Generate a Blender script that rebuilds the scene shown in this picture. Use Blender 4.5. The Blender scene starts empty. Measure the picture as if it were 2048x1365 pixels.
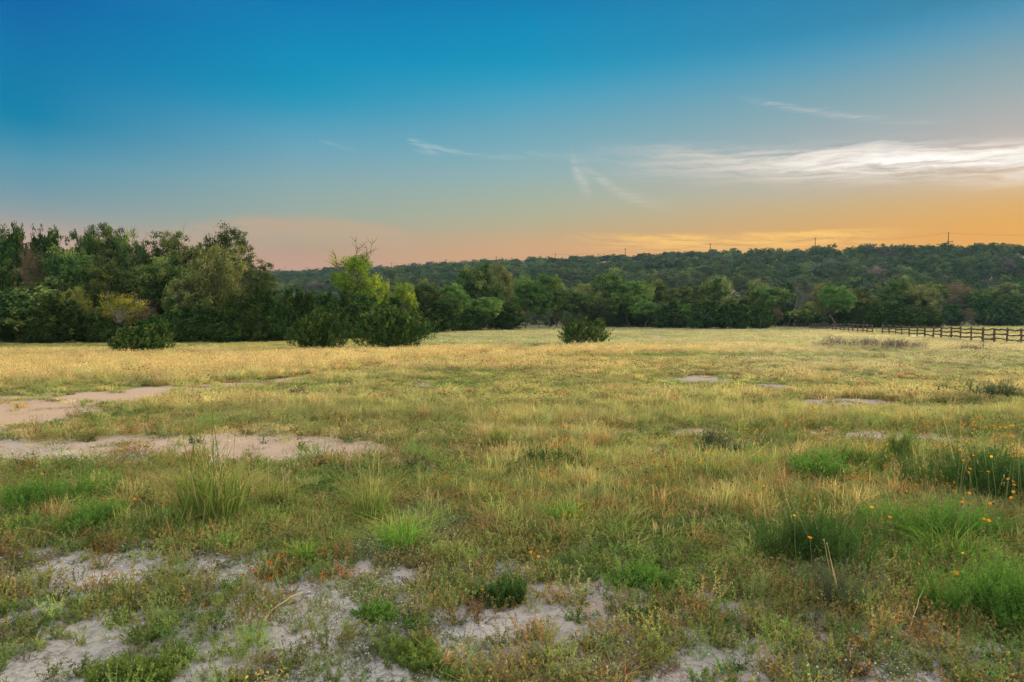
import bpy, math, random
import numpy as np
from mathutils import Vector

# ------------------------------------------------------------------ camera, light, exposure
S = bpy.context.scene
RAD = math.radians
F = 1365.0            # focal length in photograph pixels (24 mm on a 36 mm frame, 2048 px wide)
HORIZON = 640.0       # row of the level horizon in the photograph
CAM_H = 1.7
PITCH = math.atan((682.5 - HORIZON) / F)
SUN_AZ, SUN_EL = 38.0, 12.0       # degrees, azimuth to the right of the view axis
SUN_STRENGTH, SUN_ANGLE = 5.0, 14.0
SKY_GAIN = 1.0
EXPOSURE = 0.75

cam_d = bpy.data.cameras.new("camera")
cam = bpy.data.objects.new("camera", cam_d)
S.collection.objects.link(cam)
cam.location = (0, 0, CAM_H)
cam.rotation_euler = (math.pi / 2 - PITCH, 0, 0)
cam_d.lens = 24.0
cam_d.sensor_width = 36.0
cam_d.sensor_fit = 'HORIZONTAL'
cam_d.clip_start = 0.05
cam_d.clip_end = 12000
S.camera = cam

S.view_settings.view_transform = 'Standard'
S.view_settings.look = 'None'
S.view_settings.gamma = 1.0
S.view_settings.exposure = EXPOSURE
try:
    S.cycles.use_denoising = True
    S.cycles.denoiser = 'OPENIMAGEDENOISE'
    S.cycles.denoising_input_passes = 'RGB_ALBEDO_NORMAL'
    S.cycles.denoising_prefilter = 'NONE'
    S.cycles.max_bounces = 6
    S.cycles.diffuse_bounces = 3
    S.cycles.transmission_bounces = 3
    S.cycles.glossy_bounces = 1
    S.cycles.volume_bounces = 1
    S.cycles.use_adaptive_sampling = True
    S.cycles.adaptive_threshold = 0.01
except Exception:
    pass

sun_d = bpy.data.lights.new("sun", 'SUN')
sun = bpy.data.objects.new("sun", sun_d)
S.collection.objects.link(sun)
sun_d.energy = SUN_STRENGTH
sun_d.angle = RAD(SUN_ANGLE)
sun_d.color = (1.0, 0.80, 0.56)
_sd = Vector((math.sin(RAD(SUN_AZ)) * math.cos(RAD(SUN_EL)), math.cos(RAD(SUN_AZ)) * math.cos(RAD(SUN_EL)), math.sin(RAD(SUN_EL))))
sun.rotation_euler = (-_sd).to_track_quat('-Z', 'Y').to_euler()
sun.location = _sd * 200


# ------------------------------------------------------------------ node expressions
def lin(c):
    return tuple((v / 255 / 12.92) if v / 255 <= 0.04045 else ((v / 255 + 0.055) / 1.055) ** 2.4 for v in c)


class E:
    """a node socket one can do sums with"""
    def __init__(s, nt, sock): s.nt, s.s = nt, sock

    def _m(s, op, *a):
        n = s.nt.nodes.new('ShaderNodeMath'); n.operation = op
        for i, v in enumerate((s,) + a):
            if isinstance(v, E): s.nt.links.new(v.s, n.inputs[i])
            else: n.inputs[i].default_value = v
        return E(s.nt, n.outputs[0])

    def __add__(s, o): return s._m('ADD', o)
    def __sub__(s, o): return s._m('SUBTRACT', o)
    def __mul__(s, o): return s._m('MULTIPLY', o)
    def __truediv__(s, o): return s._m('DIVIDE', o)
    def __radd__(s, o): return s._m('ADD', o)
    def __rmul__(s, o): return s._m('MULTIPLY', o)
    def __rsub__(s, o): return s._m('MULTIPLY', -1.0)._m('ADD', o)
    def neg(s): return s._m('MULTIPLY', -1.0)
    def pw(s, o): return s._m('POWER', o)
    def mx(s, o): return s._m('MAXIMUM', o)
    def mn(s, o): return s._m('MINIMUM', o)
    def ab(s): return s._m('ABSOLUTE')
    def gauss(s, c, w): return ((s - c) / w).pw2()._m('MULTIPLY', -1.0)._m('EXPONENT')
    def pw2(s): return s * s

    def ss(s, a, b, lo=0.0, hi=1.0):
        n = s.nt.nodes.new('ShaderNodeMapRange'); n.interpolation_type = 'SMOOTHSTEP'
        s.nt.links.new(s.s, n.inputs['Value'])
        for k, v in (('From Min', a), ('From Max', b), ('To Min', lo), ('To Max', hi)):
            n.inputs[k].default_value = v
        return E(s.nt, n.outputs[0])


def ramp(nt, fac, stops, interp='LINEAR'):
    n = nt.nodes.new('ShaderNodeValToRGB'); cr = n.color_ramp; cr.interpolation = interp
    while len(cr.elements) < len(stops): cr.elements.new(0.5)
    for e, (p, c) in zip(cr.elements, stops):
        e.position = p; e.color = (*c, 1)
    nt.links.new(fac.s, n.inputs[0])
    return E(nt, n.outputs[0])


def mixc(nt, fac, a, b, blend='MIX'):
    n = nt.nodes.new('ShaderNodeMix'); n.data_type = 'RGBA'; n.blend_type = blend
    for sock, v in ((n.inputs[0], fac), (n.inputs[6], a), (n.inputs[7], b)):
        if isinstance(v, E): nt.links.new(v.s, sock)
        elif isinstance(v, (int, float)): sock.default_value = v
        else: sock.default_value = (*v, 1)
    return E(nt, n.outputs[2])


def comb(nt, x, y, z):
    n = nt.nodes.new('ShaderNodeCombineXYZ')
    for i, v in enumerate((x, y, z)):
        if isinstance(v, E): nt.links.new(v.s, n.inputs[i])
        else: n.inputs[i].default_value = v
    return E(nt, n.outputs[0])


def noise(nt, vec, scale, detail=4, rough=0.55, dist=0.0):
    n = nt.nodes.new('ShaderNodeTexNoise')
    if vec is not None: nt.links.new(vec.s, n.inputs['Vector'])
    n.inputs['Scale'].default_value = scale; n.inputs['Detail'].default_value = detail
    n.inputs['Roughness'].default_value = rough; n.inputs['Distortion'].default_value = dist
    return E(nt, n.outputs['Fac'])


# ------------------------------------------------------------------ sky
def build_world():
    w = bpy.data.worlds.new("World"); S.world = w; w.use_nodes = True
    nt = w.node_tree; nt.nodes.clear()
    out = nt.nodes.new('ShaderNodeOutputWorld'); bg = nt.nodes.new('ShaderNodeBackground')
    nt.links.new(bg.outputs[0], out.inputs[0])
    tc = nt.nodes.new('ShaderNodeTexCoord')
    sep = nt.nodes.new('ShaderNodeSeparateXYZ'); nt.links.new(tc.outputs['Generated'], sep.inputs[0])
    x, y, z = (E(nt, sep.outputs[i]) for i in range(3))
    el = z.mn(0.9999).mx(-0.9999)._m('ARCSINE') * (180 / math.pi)
    az = x._m('ARCTAN2', y) * (180 / math.pi)
    fac = el / 90.0

    def R(stops): return ramp(nt, fac, [(max(0.0, e / 90.0), lin(c)) for e, c in stops])
    up = [(34, (70, 140, 185)), (50, (255, 270, 290)), (90, (330, 330, 330))]  # unseen overhead sky, brightened well past the visible band to light the ground
    west = R([(0, (214, 158, 132)), (4.0, (208, 160, 138)), (5.6, (190, 160, 144)), (6.7, (161, 156, 150)), (7.2, (146, 156, 156)), (8.2, (125, 153, 161)), (9.4, (105, 150, 166)), (10.6, (87, 149, 172)),
              (11.6, (65, 142, 172)), (12.9, (30, 133, 169)), (13.6, (0, 129, 169)), (17, (0, 119, 171)), (21.1, (0, 101, 167))] + up)
    left = R([(0, (204, 150, 122)), (4.4, (196, 151, 127)), (5.6, (182, 154, 128)), (7.0, (166, 164, 142)), (8.1, (158, 168, 152)), (9.1, (151, 168, 159)), (10.7, (138, 168, 170)), (12.2, (122, 165, 178)), (13.8, (100, 162, 185)),
              (16.4, (45, 151, 186)), (17.8, (12, 146, 184)), (20, (0, 140, 185)), (24.1, (0, 119, 178))] + up)
    mid = R([(0, (214, 150, 104)), (5.9, (209, 161, 116)), (6.7, (200, 165, 122)), (7.5, (188, 168, 131)), (8.3, (178, 172, 141)), (10, (164, 175, 156)), (12, (145, 175, 175)), (14, (122, 170, 183)),
             (15.6, (106, 165, 184)), (17.5, (76, 160, 190)), (19.2, (40, 154, 190)), (20.5, (10, 147, 188)), (23, (0, 138, 185)), (25.1, (0, 124, 178))] + up)
    right = R([(0, (236, 158, 52)), (5.8, (229, 161, 62)), (6.8, (224, 164, 74)), (7.9, (217, 169, 100)), (8.9, (210, 175, 126)), (9.7, (204, 179, 151)), (11.9, (188, 177, 172)), (12.5, (178, 174, 172)), (13.8, (167, 172, 172)),
               (15.4, (148, 168, 172)), (17, (130, 162, 172)), (18.6, (104, 155, 178)), (20.1, (74, 144, 177)), (21.2, (58, 132, 167)), (24, (48, 126, 168))] + up)
    back = R([(0, (235, 222, 228)), (5, (290, 272, 272)), (12, (315, 305, 302)), (30, (325, 325, 330)), (50, (335, 335, 340)), (90, (350, 350, 350))])  # sky behind the camera, out of view, brightened as fill for tree fronts

    def ln_(v, p, q):
        n = nt.nodes.new('ShaderNodeMapRange'); nt.links.new(v.s, n.inputs['Value']); n.inputs['From Min'].default_value = p; n.inputs['From Max'].default_value = q
        return E(nt, n.outputs[0])
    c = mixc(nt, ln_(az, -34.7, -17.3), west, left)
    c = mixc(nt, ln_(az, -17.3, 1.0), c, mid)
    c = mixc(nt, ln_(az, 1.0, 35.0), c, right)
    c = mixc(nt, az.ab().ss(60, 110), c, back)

    # thin cirrus, drawn in directions of the sky (azimuth, elevation)
    warp = noise(nt, comb(nt, az * 0.10, el * 0.35, 3.0), 1.0, 5, 0.6) - 0.5
    warp2 = noise(nt, comb(nt, az * 0.5, el * 1.6, 9.0), 1.0, 3, 0.6) - 0.5
    elw = el + warp * 1.7 + warp2 * 0.35
    fil = noise(nt, comb(nt, az * 0.085 + warp * 0.5, elw * 1.05, 1.0), 1.0, 7, 0.64, 0.5)
    fil2 = noise(nt, comb(nt, az * 0.22, elw * 2.6 + az * 0.15, 7.0), 1.0, 6, 0.62, 0.4)
    # the bright bank by the sun
    cen = (az - 8.0) * -0.085 + 13.3
    d = elw - cen
    top = d.ss(1.5, 0.3); bot = d.ss(-2.7, -0.2)
    body = top * bot * az.ss(4.0, 15.0)
    a1 = body * (fil * 0.75 + fil2 * 0.5).ss(0.44, 0.76) * az.ss(8.0, 27.0, 0.55, 1.0)
    core = (elw - (cen - 0.2)).gauss(0.0, 0.98) * az.ss(14.0, 29.0) * (fil * 0.5 + fil2 * 0.5).ss(0.36, 0.64)
    c = mixc(nt, (a1 * 0.66).mn(1.0), c, lin((243, 224, 204)))
    glow = (el - 11.0).gauss(0.0, 3.6) * (az - 42.0).gauss(0.0, 9.0)
    c = mixc(nt, glow * 0.08, c, lin((250, 205, 150)))
    c = mixc(nt, (core * az.ss(18.0, 32.0, 0.85, 1.35)).mn(1.0), c, (1.04, 0.99, 0.93))
    # golden streak over the ridge
    b = (el - (6.85 - (az - 7.0) * 0.02) + warp * 0.5)
    a2 = b.ss(0.45, 0.05) * b.ss(-1.9, -0.2) * az.ss(3.0, 12.0) * az.ss(32.0, 24.0) * fil2.ss(0.33, 0.62)
    c = mixc(nt, a2 * 0.8, c, lin((255, 202, 104)))
    # pinkish sheet low on the left
    e3 = el - (7.9 - (az + 17.0).pw2() * 0.012) + warp * 1.1
    a3 = e3.ss(0.7, -0.3) * e3.ss(-2.6, -0.3) * az.ss(-30.0, -19.0) * az.ss(-6.5, -10.0)
    c = mixc(nt, a3 * (fil2.ss(0.2, 0.7) * 0.6 + 0.30), c, lin((196, 164, 134)))

    def seg(c, p0, p1, wid, amp, col, bend=0.0, n0=0.35, n1=0.65):
        (a0, b0), (a1_, b1) = p0, p1
        t = (az - a0) / (a1_ - a0)
        line = t * (b1 - b0) + b0 + (t * (t - 1.0)) * bend
        m = (el + warp2 * 0.5 - line).gauss(0.0, wid) * t.ss(-0.02, 0.3) * t.ss(1.05, 0.55) * fil2.ss(n0, n1)
        return mixc(nt, m * amp, c, lin(col))
    c = seg(c, (17.5, 17.2), (33.0, 13.4), 0.22, 0.55, (214, 205, 200), 1.0)
    c = seg(c, (4.9, 13.4), (13.5, 9.0), 0.42, 0.38, (208, 205, 188), 3.6, .25, .6)
    c = seg(c, (4.7, 13.2), (6.8, 10.4), 0.8, 0.42, (212, 208, 194), 1.0, .25, .6)
    c = seg(c, (-9.0, 14.6), (2.5, 13.2), 0.16, 0.5, (190, 205, 205), 1.8)
    c = seg(c, (-8.9, 14.8), (-5.6, 13.2), 0.40, 0.45, (196, 208, 208), 0.8)
    c = seg(c, (-15.8, 14.1), (-12.5, 13.5), 0.16, 0.35, (170, 195, 205), 0.3)
    c = seg(c, (-2.0, 13.6), (9.0, 12.9), 0.30, 0.30, (190, 200, 200), -0.6)

    sky = nt.nodes.new('ShaderNodeTexSky'); sky.sky_type = 'NISHITA'; sky.sun_disc = False
    sky.sun_elevation = RAD(SUN_EL); sky.sun_rotation = RAD(SUN_AZ); sky.altitude = 300
    sk = E(nt, sky.outputs[0])
    m = nt.nodes.new('ShaderNodeVectorMath'); m.operation = 'SCALE'; nt.links.new(sk.s, m.inputs[0]); m.inputs['Scale'].default_value = 0.06
    c = mixc(nt, 0.01, c, E(nt, m.outputs[0]))
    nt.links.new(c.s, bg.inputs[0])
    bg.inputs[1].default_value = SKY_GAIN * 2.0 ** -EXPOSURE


build_world()


# ------------------------------------------------------------------ places
_cp, _sp = math.cos(PITCH), math.sin(PITCH)


def ray(px, py):
    dx, dy = (px - 1024) / F, (682.5 - py) / F
    return np.array([dx, _cp + dy * _sp, -_sp + dy * _cp])


def at(px, py, z=0.0):
    """the point at height z that a pixel of the photograph looks at"""
    r = ray(px, py); t = (z - CAM_H) / r[2]
    return Vector((r[0] * t, r[1] * t, z))


def at_depth(px, Y):
    """ground point in the direction of a pixel column, Y metres away along the view axis"""
    x = (px - 1024) / F * Y
    return Vector((x, Y, float(H(x, Y))))


def proj(x, y, z=0.0):
    """where a ground point shows in the photograph"""
    zz = z - CAM_H
    yc = y * _cp - zz * _sp
    yc = np.where(yc < 0.05, 0.05, yc)
    return 1024 + x / yc * F, 682.5 - (y * _sp + zz * _cp) / yc * F


def _hash(ix, iy, seed):
    h = (ix.astype(np.int64) * 374761393 + iy.astype(np.int64) * 668265263 + seed * 1442695041) & 0x7fffffff
    h = ((h ^ (h >> 13)) * 1274126177) & 0x7fffffff
    return ((h ^ (h >> 16)) & 0xffff) / 65535.0


def vnoise(x, y, seed=0):
    x = np.asarray(x, float); y = np.asarray(y, float)
    ix, iy = np.floor(x), np.floor(y); fx, fy = x - ix, y - iy
    fx = fx * fx * (3 - 2 * fx); fy = fy * fy * (3 - 2 * fy)
    a, b = _hash(ix, iy, seed), _hash(ix + 1, iy, seed)
    c, d = _hash(ix, iy + 1, seed), _hash(ix + 1, iy + 1, seed)
    return (a * (1 - fx) + b * fx) * (1 - fy) + (c * (1 - fx) + d * fx) * fy


def fbm(x, y, seed=0, octv=4):
    t, a, n = 0.0, 1.0, 0.0
    for i in range(octv):
        t = t + a * vnoise(x * 2 ** i, y * 2 ** i, seed + i * 17); n += a; a *= 0.5
    return t / n


def sstep(a, b, v):
    t = np.clip((v - a) / (b - a), 0, 1); return t * t * (3 - 2 * t)


# edge of the wood, foot and ridge of the hill, by image column
ED_PX = [-700, 0, 380, 560, 700, 800, 860, 940, 1060, 1200, 1380, 1500, 1560, 1650, 1750, 1860, 1930, 2048, 2700]
ED_Y = [46, 47, 48, 50, 58, 70, 84, 98, 122, 134, 126, 118, 136, 128, 124, 128, 168, 178, 178]
RI_PX = [-900, 300, 545, 800, 950, 1100, 1270, 1420, 1628, 1893, 2048, 2800]
RI_Y = [900, 880, 840, 700, 610, 537, 486, 444, 397, 350, 330, 300]
RI_TOP = [556, 550, 545, 532, 523, 514, 506, 498, 493, 486, 482, 470]


def edge_depth(px): return np.interp(px, ED_PX, ED_Y)


def H(x, y):
    """height of the ground"""
    x = np.asarray(x, float); y = np.asarray(y, float)
    r = np.hypot(x, y)
    und = (fbm(x * 0.06 + 3, y * 0.06 + 8, 5, 3) - 0.5) * 0.12 * sstep(9, 40, r)
    und = und + (fbm(x * 0.5, y * 0.5, 9, 3) - 0.5) * 0.06 * sstep(1, 5, r) * (1 - sstep(60, 130, r))
    yy = np.maximum(y, 20.0)
    px = np.clip(1024 + x / yy * F, -900, 2800)
    y0 = np.maximum(edge_depth(px) + 22, 110)
    yr = np.interp(px, RI_PX, RI_Y); top = np.interp(px, RI_PX, RI_TOP)
    hr = (HORIZON - top) / F * yr + CAM_H - 5.0
    s = np.clip((y - y0) / (yr - y0), 0, 1.3)
    hill = hr * np.where(s < 1, s ** 1.12, 1 - (s - 1) * 0.06)
    bump = (fbm(x * 0.018, y * 0.018, 21, 4) - 0.5) * 11.0 * np.clip(s * 3, 0, 1) * np.clip((1.05 - s) * 4, 0.15, 1)
    return und + np.where(y > 25, hill + bump, 0.0)


# ------------------------------------------------------------------ objects
COL = S.collection


def link(name, data, parent=None, loc=(0, 0, 0)):
    o = bpy.data.objects.new(name, data); COL.objects.link(o)
    o.location = loc
    if parent is not None: o.parent = parent
    return o


def tag(o, label, cat, group=None, kind=None):
    if label: o['label'] = label
    if cat: o['category'] = cat
    if group: o['group'] = group
    if kind: o['kind'] = kind
    return o


def np_mesh(name, V, Q, mat=None, tint=None, smooth=False, vcol=None):
    """a mesh of quads from arrays; tint is a number per face"""
    V = np.asarray(V, np.float32); Q = np.asarray(Q, np.int32)
    me = bpy.data.meshes.new(name)
    me.vertices.add(len(V)); me.vertices.foreach_set('co', V.ravel())
    k = Q.shape[1]
    me.loops.add(Q.size); me.loops.foreach_set('vertex_index', Q.ravel())
    me.polygons.add(len(Q)); me.polygons.foreach_set('loop_start', np.arange(0, Q.size, k, dtype=np.int32))
    if smooth: me.polygons.foreach_set('use_smooth', np.ones(len(Q), bool))
    if tint is not None:
        a = me.attributes.new('tint', 'FLOAT', 'FACE'); a.data.foreach_set('value', np.asarray(tint, np.float32))
    if vcol is not None:
        for nm, arr in vcol.items():
            a = me.attributes.new(nm, 'FLOAT', 'POINT'); a.data.foreach_set('value', np.asarray(arr, np.float32))
    me.update(calc_edges=True)
    if mat: me.materials.append(mat)
    return me


class Bag:
    """collects quads"""
    def __init__(s): s.V, s.Q, s.T, s.n = [], [], [], 0

    def add(s, V, Q, T=None):
        V = np.asarray(V, float); Q = np.asarray(Q, int)
        s.V.append(V); s.Q.append(Q + s.n); s.n += len(V)
        s.T.append(np.zeros(len(Q)) if T is None else (np.full(len(Q), T) if np.isscalar(T) else np.asarray(T)))

    def mesh(s, name, mat, smooth=False):
        return np_mesh(name, np.concatenate(s.V), np.concatenate(s.Q), mat, np.concatenate(s.T), smooth)

    def tube(s, pts, rad, sides=5, T=None):
        P = np.asarray(pts, float); n = len(P)
        rad = np.broadcast_to(np.asarray(rad, float), (n,))
        d = np.gradient(P, axis=0); d /= np.linalg.norm(d, axis=1)[:, None] + 1e-9
        up = np.array([0.31, 0.17, 0.93]); a = np.cross(d, up); a /= np.linalg.norm(a, axis=1)[:, None] + 1e-9
        b = np.cross(d, a)
        th = np.arange(sides) / sides * 2 * np.pi
        ring = a[:, None, :] * np.cos(th)[None, :, None] + b[:, None, :] * np.sin(th)[None, :, None]
        V = (P[:, None, :] + ring * rad[:, None, None]).reshape(-1, 3)
        Q = []
        for i in range(n - 1):
            for j in range(sides):
                k = (j + 1) % sides
                Q.append((i * sides + j, i * sides + k, (i + 1) * sides + k, (i + 1) * sides + j))
        c0 = len(V)
        V = np.vstack([V, P[:1], P[-1:]])
        for j in range(0, sides):
            k = (j + 1) % sides
            Q.append((c0, k, j, c0)) if False else None
        s.add(V, Q, T)

    def leaves(s, C, N, L, W, rng, T, along=None):
        """rhombic leaves at C facing N, length L, width W"""
        C = np.asarray(C); n = len(C)
        N = N / (np.linalg.norm(N, axis=1)[:, None] + 1e-9)
        if along is None: along = rng.normal(size=(n, 3))
        a = along - N * (along * N).sum(1)[:, None]; a /= np.linalg.norm(a, axis=1)[:, None] + 1e-9
        b = np.cross(N, a)
        L = np.broadcast_to(L, (n,))[:, None]; W = np.broadcast_to(W, (n,))[:, None]
        V = np.stack([C - a * L / 2, C + b * W / 2 + a * L * 0.05, C + a * L / 2, C - b * W / 2 + a * L * 0.05], 1).reshape(-1, 3)
        s.add(V, np.arange(n * 4).reshape(n, 4), T)


# ------------------------------------------------------------------ materials
def new_mat(name):
    m = bpy.data.materials.new(name); m.use_nodes = True
    nt = m.node_tree; nt.nodes.clear()
    out = nt.nodes.new('ShaderNodeOutputMaterial')
    return m, nt, out


def attr(nt, name, kind='GEOMETRY', out='Fac'):
    n = nt.nodes.new('ShaderNodeAttribute'); n.attribute_type = kind; n.attribute_name = name
    return E(nt, n.outputs[out])


def leafy(nt, out, col, trans=0.35, tcol=None, rough=None):
    d = nt.nodes.new('ShaderNodeBsdfDiffuse'); t = nt.nodes.new('ShaderNodeBsdfTranslucent'); m = nt.nodes.new('ShaderNodeMixShader')
    nt.links.new(col.s, d.inputs[0]); nt.links.new((tcol or col).s, t.inputs[0])
    m.inputs[0].default_value = trans
    nt.links.new(d.outputs[0], m.inputs[1]); nt.links.new(t.outputs[0], m.inputs[2])
    nt.links.new(m.outputs[0], out.inputs[0])


def leaf_mat(name, dark, light, warm, trans=0.3, hue=0.03):
    """foliage: each leaf between dark and light, clumps drift to warm, each tree a little of its own hue"""
    m, nt, out = new_mat(name)
    t = attr(nt, 'tint')
    oi = nt.nodes.new('ShaderNodeObjectInfo'); r = E(nt, oi.outputs['Random'])
    c = mixc(nt, t.mn(1.0).mx(0.0), dark, light)
    c = mixc(nt, (t - 0.62).mx(0.0) * 1.6, c, warm)
    hs = nt.nodes.new('ShaderNodeHueSaturation')
    nt.links.new(c.s, hs.inputs['Color'])
    nt.links.new(((r - 0.5) * hue + 0.5).s, hs.inputs['Hue'])
    nt.links.new((r * 0.35 + 0.8).s, hs.inputs['Value'])
    hs.inputs['Saturation'].default_value = 1.0
    leafy(nt, out, E(nt, hs.outputs[0]), trans)
    return m


def bark_mat(name, c0, c1, scale=6.0):
    m, nt, out = new_mat(name)
    tc = nt.nodes.new('ShaderNodeTexCoord'); v = E(nt, tc.outputs['Object'])
    mp = nt.nodes.new('ShaderNodeMapping'); mp.inputs['Scale'].default_value = (1, 1, 0.25); nt.links.new(v.s, mp.inputs[0])
    n = noise(nt, E(nt, mp.outputs[0]), scale, 5, 0.65)
    c = mixc(nt, n.ss(0.3, 0.7), c0, c1)
    d = nt.nodes.new('ShaderNodeBsdfDiffuse'); nt.links.new(c.s, d.inputs[0])
    b = nt.nodes.new('ShaderNodeBump'); b.inputs['Strength'].default_value = 0.6; b.inputs['Distance'].default_value = 0.02
    nt.links.new(n.s, b.inputs['Height']); nt.links.new(b.outputs[0], d.inputs['Normal'])
    nt.links.new(d.outputs[0], out.inputs[0])
    return m


def inst_mat(name, trans=0.4, tip=(0.42, 0.33, 0.14), tipamt=0.0, spread=0.5):
    """vegetation whose colour is carried by each instance"""
    m, nt, out = new_mat(name)
    c = attr(nt, 'icol', 'INSTANCER', 'Color'); t = attr(nt, 'tint')
    if tipamt: c = mixc(nt, t._m('FLOOR') * tipamt, c, tip)
    k = t._m('FRACT') * spread + (1 - spread / 2)
    vm = nt.nodes.new('ShaderNodeVectorMath'); vm.operation = 'SCALE'
    nt.links.new(c.s, vm.inputs[0]); nt.links.new(k.s, vm.inputs['Scale'])
    leafy(nt, out, E(nt, vm.outputs[0]), trans)
    return m


def plain_mat(name, col, trans=0.0, var=0.25):
    m, nt, out = new_mat(name)
    oi = nt.nodes.new('ShaderNodeObjectInfo'); t = attr(nt, 'tint')
    k = (t._m('FRACT') - 0.5) * var + (E(nt, oi.outputs['Random']) - 0.5) * var + 1.0
    vm = nt.nodes.new('ShaderNodeVectorMath'); vm.operation = 'SCALE'; vm.inputs[0].default_value = col
    nt.links.new(k.s, vm.inputs['Scale'])
    leafy(nt, out, E(nt, vm.outputs[0]), trans)
    return m


M = {
    'cedar': leaf_mat('cedar_foliage', (0.013, 0.034, 0.009), (0.078, 0.142, 0.033), (0.21, 0.17, 0.04), 0.16),
    'oak': leaf_mat('oak_foliage', (0.020, 0.047, 0.013), (0.155, 0.220, 0.056), (0.33, 0.31, 0.085), 0.26, 0.05),
    'mossy': leaf_mat('mossy_oak_foliage', (0.075, 0.105, 0.032), (0.26, 0.285, 0.085), (0.38, 0.33, 0.11), 0.26),
    'elm': leaf_mat('elm_foliage', (0.050, 0.115, 0.026), (0.175, 0.300, 0.068), (0.23, 0.29, 0.05), 0.34),
    'yellow': leaf_mat('yellow_green_foliage', (0.09, 0.17, 0.020), (0.32, 0.43, 0.045), (0.55, 0.50, 0.04), 0.38),
    'gold': leaf_mat('golden_foliage', (0.11, 0.14, 0.018), (0.40, 0.38, 0.045), (0.54, 0.43, 0.05), 0.38),
    'juniper': leaf_mat('juniper_bush_foliage', (0.015, 0.040, 0.010), (0.092, 0.160, 0.036), (0.23, 0.17, 0.04), 0.2),
    'rust': leaf_mat('rusty_foliage', (0.07, 0.058, 0.03), (0.20, 0.15, 0.08), (0.28, 0.15, 0.08), 0.22),
    'bark': bark_mat('grey_brown_bark', (0.07, 0.055, 0.045), (0.20, 0.17, 0.14)),
    'palebark': bark_mat('pale_grey_bark', (0.18, 0.165, 0.155), (0.38, 0.35, 0.33)),
    'greybark': bark_mat('dull_grey_bark', (0.08, 0.075, 0.07), (0.16, 0.15, 0.14)),
    'deadwood': bark_mat('dead_wood', (0.10, 0.07, 0.055), (0.24, 0.17, 0.13)),
    'fence': bark_mat('weathered_cedar_rails', (0.055, 0.040, 0.032), (0.17, 0.125, 0.10), 9.0),
    'pole': bark_mat('creosoted_pole', (0.03, 0.024, 0.02), (0.07, 0.055, 0.045)),
}


def soil_mat(name, litter=True):
    m, nt, out = new_mat(name)
    g = nt.nodes.new('ShaderNodeNewGeometry'); P = E(nt, g.outputs['Position'])
    big = noise(nt, P, 0.35, 4, 0.6); med = noise(nt, P, 2.3, 5, 0.6); fine = noise(nt, P, 16.0, 6, 0.7); grit = noise(nt, P, 75.0, 4, 0.7)
    pale = mixc(nt, big.ss(0.35, 0.65), (0.385, 0.355, 0.31), (0.36, 0.315, 0.26))
    pale = mixc(nt, med.ss(0.40, 0.62) * 0.75, pale, (0.28, 0.245, 0.215))
    pale = mixc(nt, fine.ss(0.47, 0.62) * 0.7, pale, (0.17, 0.15, 0.13))
    pale = mixc(nt, grit.ss(0.60, 0.72) * 0.5, pale, (0.64, 0.61, 0.57))
    pale = mixc(nt, grit.ss(0.40, 0.28) * 0.6, pale, (0.17, 0.15, 0.13))
    lit = mixc(nt, fine.ss(0.35, 0.65), (0.16, 0.135, 0.085), (0.30, 0.245, 0.15))
    lit = mixc(nt, med.ss(0.35, 0.7) * 0.6, lit, (0.19, 0.21, 0.085))
    if litter:
        b = attr(nt, 'bare'); pk = attr(nt, 'pinkish')
        pale = mixc(nt, pk * 0.9, pale, (0.40, 0.28, 0.185))
        edge = b + (fine - 0.5) * 1.1 + (med - 0.5) * 0.9
        c = mixc(nt, edge.ss(0.34, 0.62), lit, pale)
    else:
        c = pale
    d = nt.nodes.new('ShaderNodeBsdfDiffuse'); d.inputs['Roughness'].default_value = 0.6
    nt.links.new(c.s, d.inputs[0])
    bp = nt.nodes.new('ShaderNodeBump'); bp.inputs['Strength'].default_value = 0.8; bp.inputs['Distance'].default_value = 0.03
    nt.links.new((fine * 0.8 + med + grit * 0.18).s, bp.inputs['Height']); nt.links.new(bp.outputs[0], d.inputs['Normal'])
    nt.links.new(d.outputs[0], out.inputs[0])
    return m


M['soil'] = soil_mat('soil_and_litter')
M['caliche'] = soil_mat('bare_caliche', False)


# ------------------------------------------------------------------ where soil lies bare
def polyband(px, py, line):
    """signed closeness to a wandering band given as (column, row, half height)"""
    xs = [p[0] for p in line]; c = np.interp(px, xs, [p[1] for p in line]); w = np.interp(px, xs, [p[2] for p in line])
    return 1 - np.abs(py - c) / np.maximum(w, 0.5)


TRACK = [(-700, 878, 50), (-300, 852, 42), (0, 827, 35), (150, 808, 25), (300, 790, 15), (430, 777, 9), (560, 763, 5), (610, 757, 3), (640, 754, 0.6)]


def ell(px, py, cx, cy, rx, ry): return 1 - np.hypot((px - cx) / rx, (py - cy) / ry)


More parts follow.
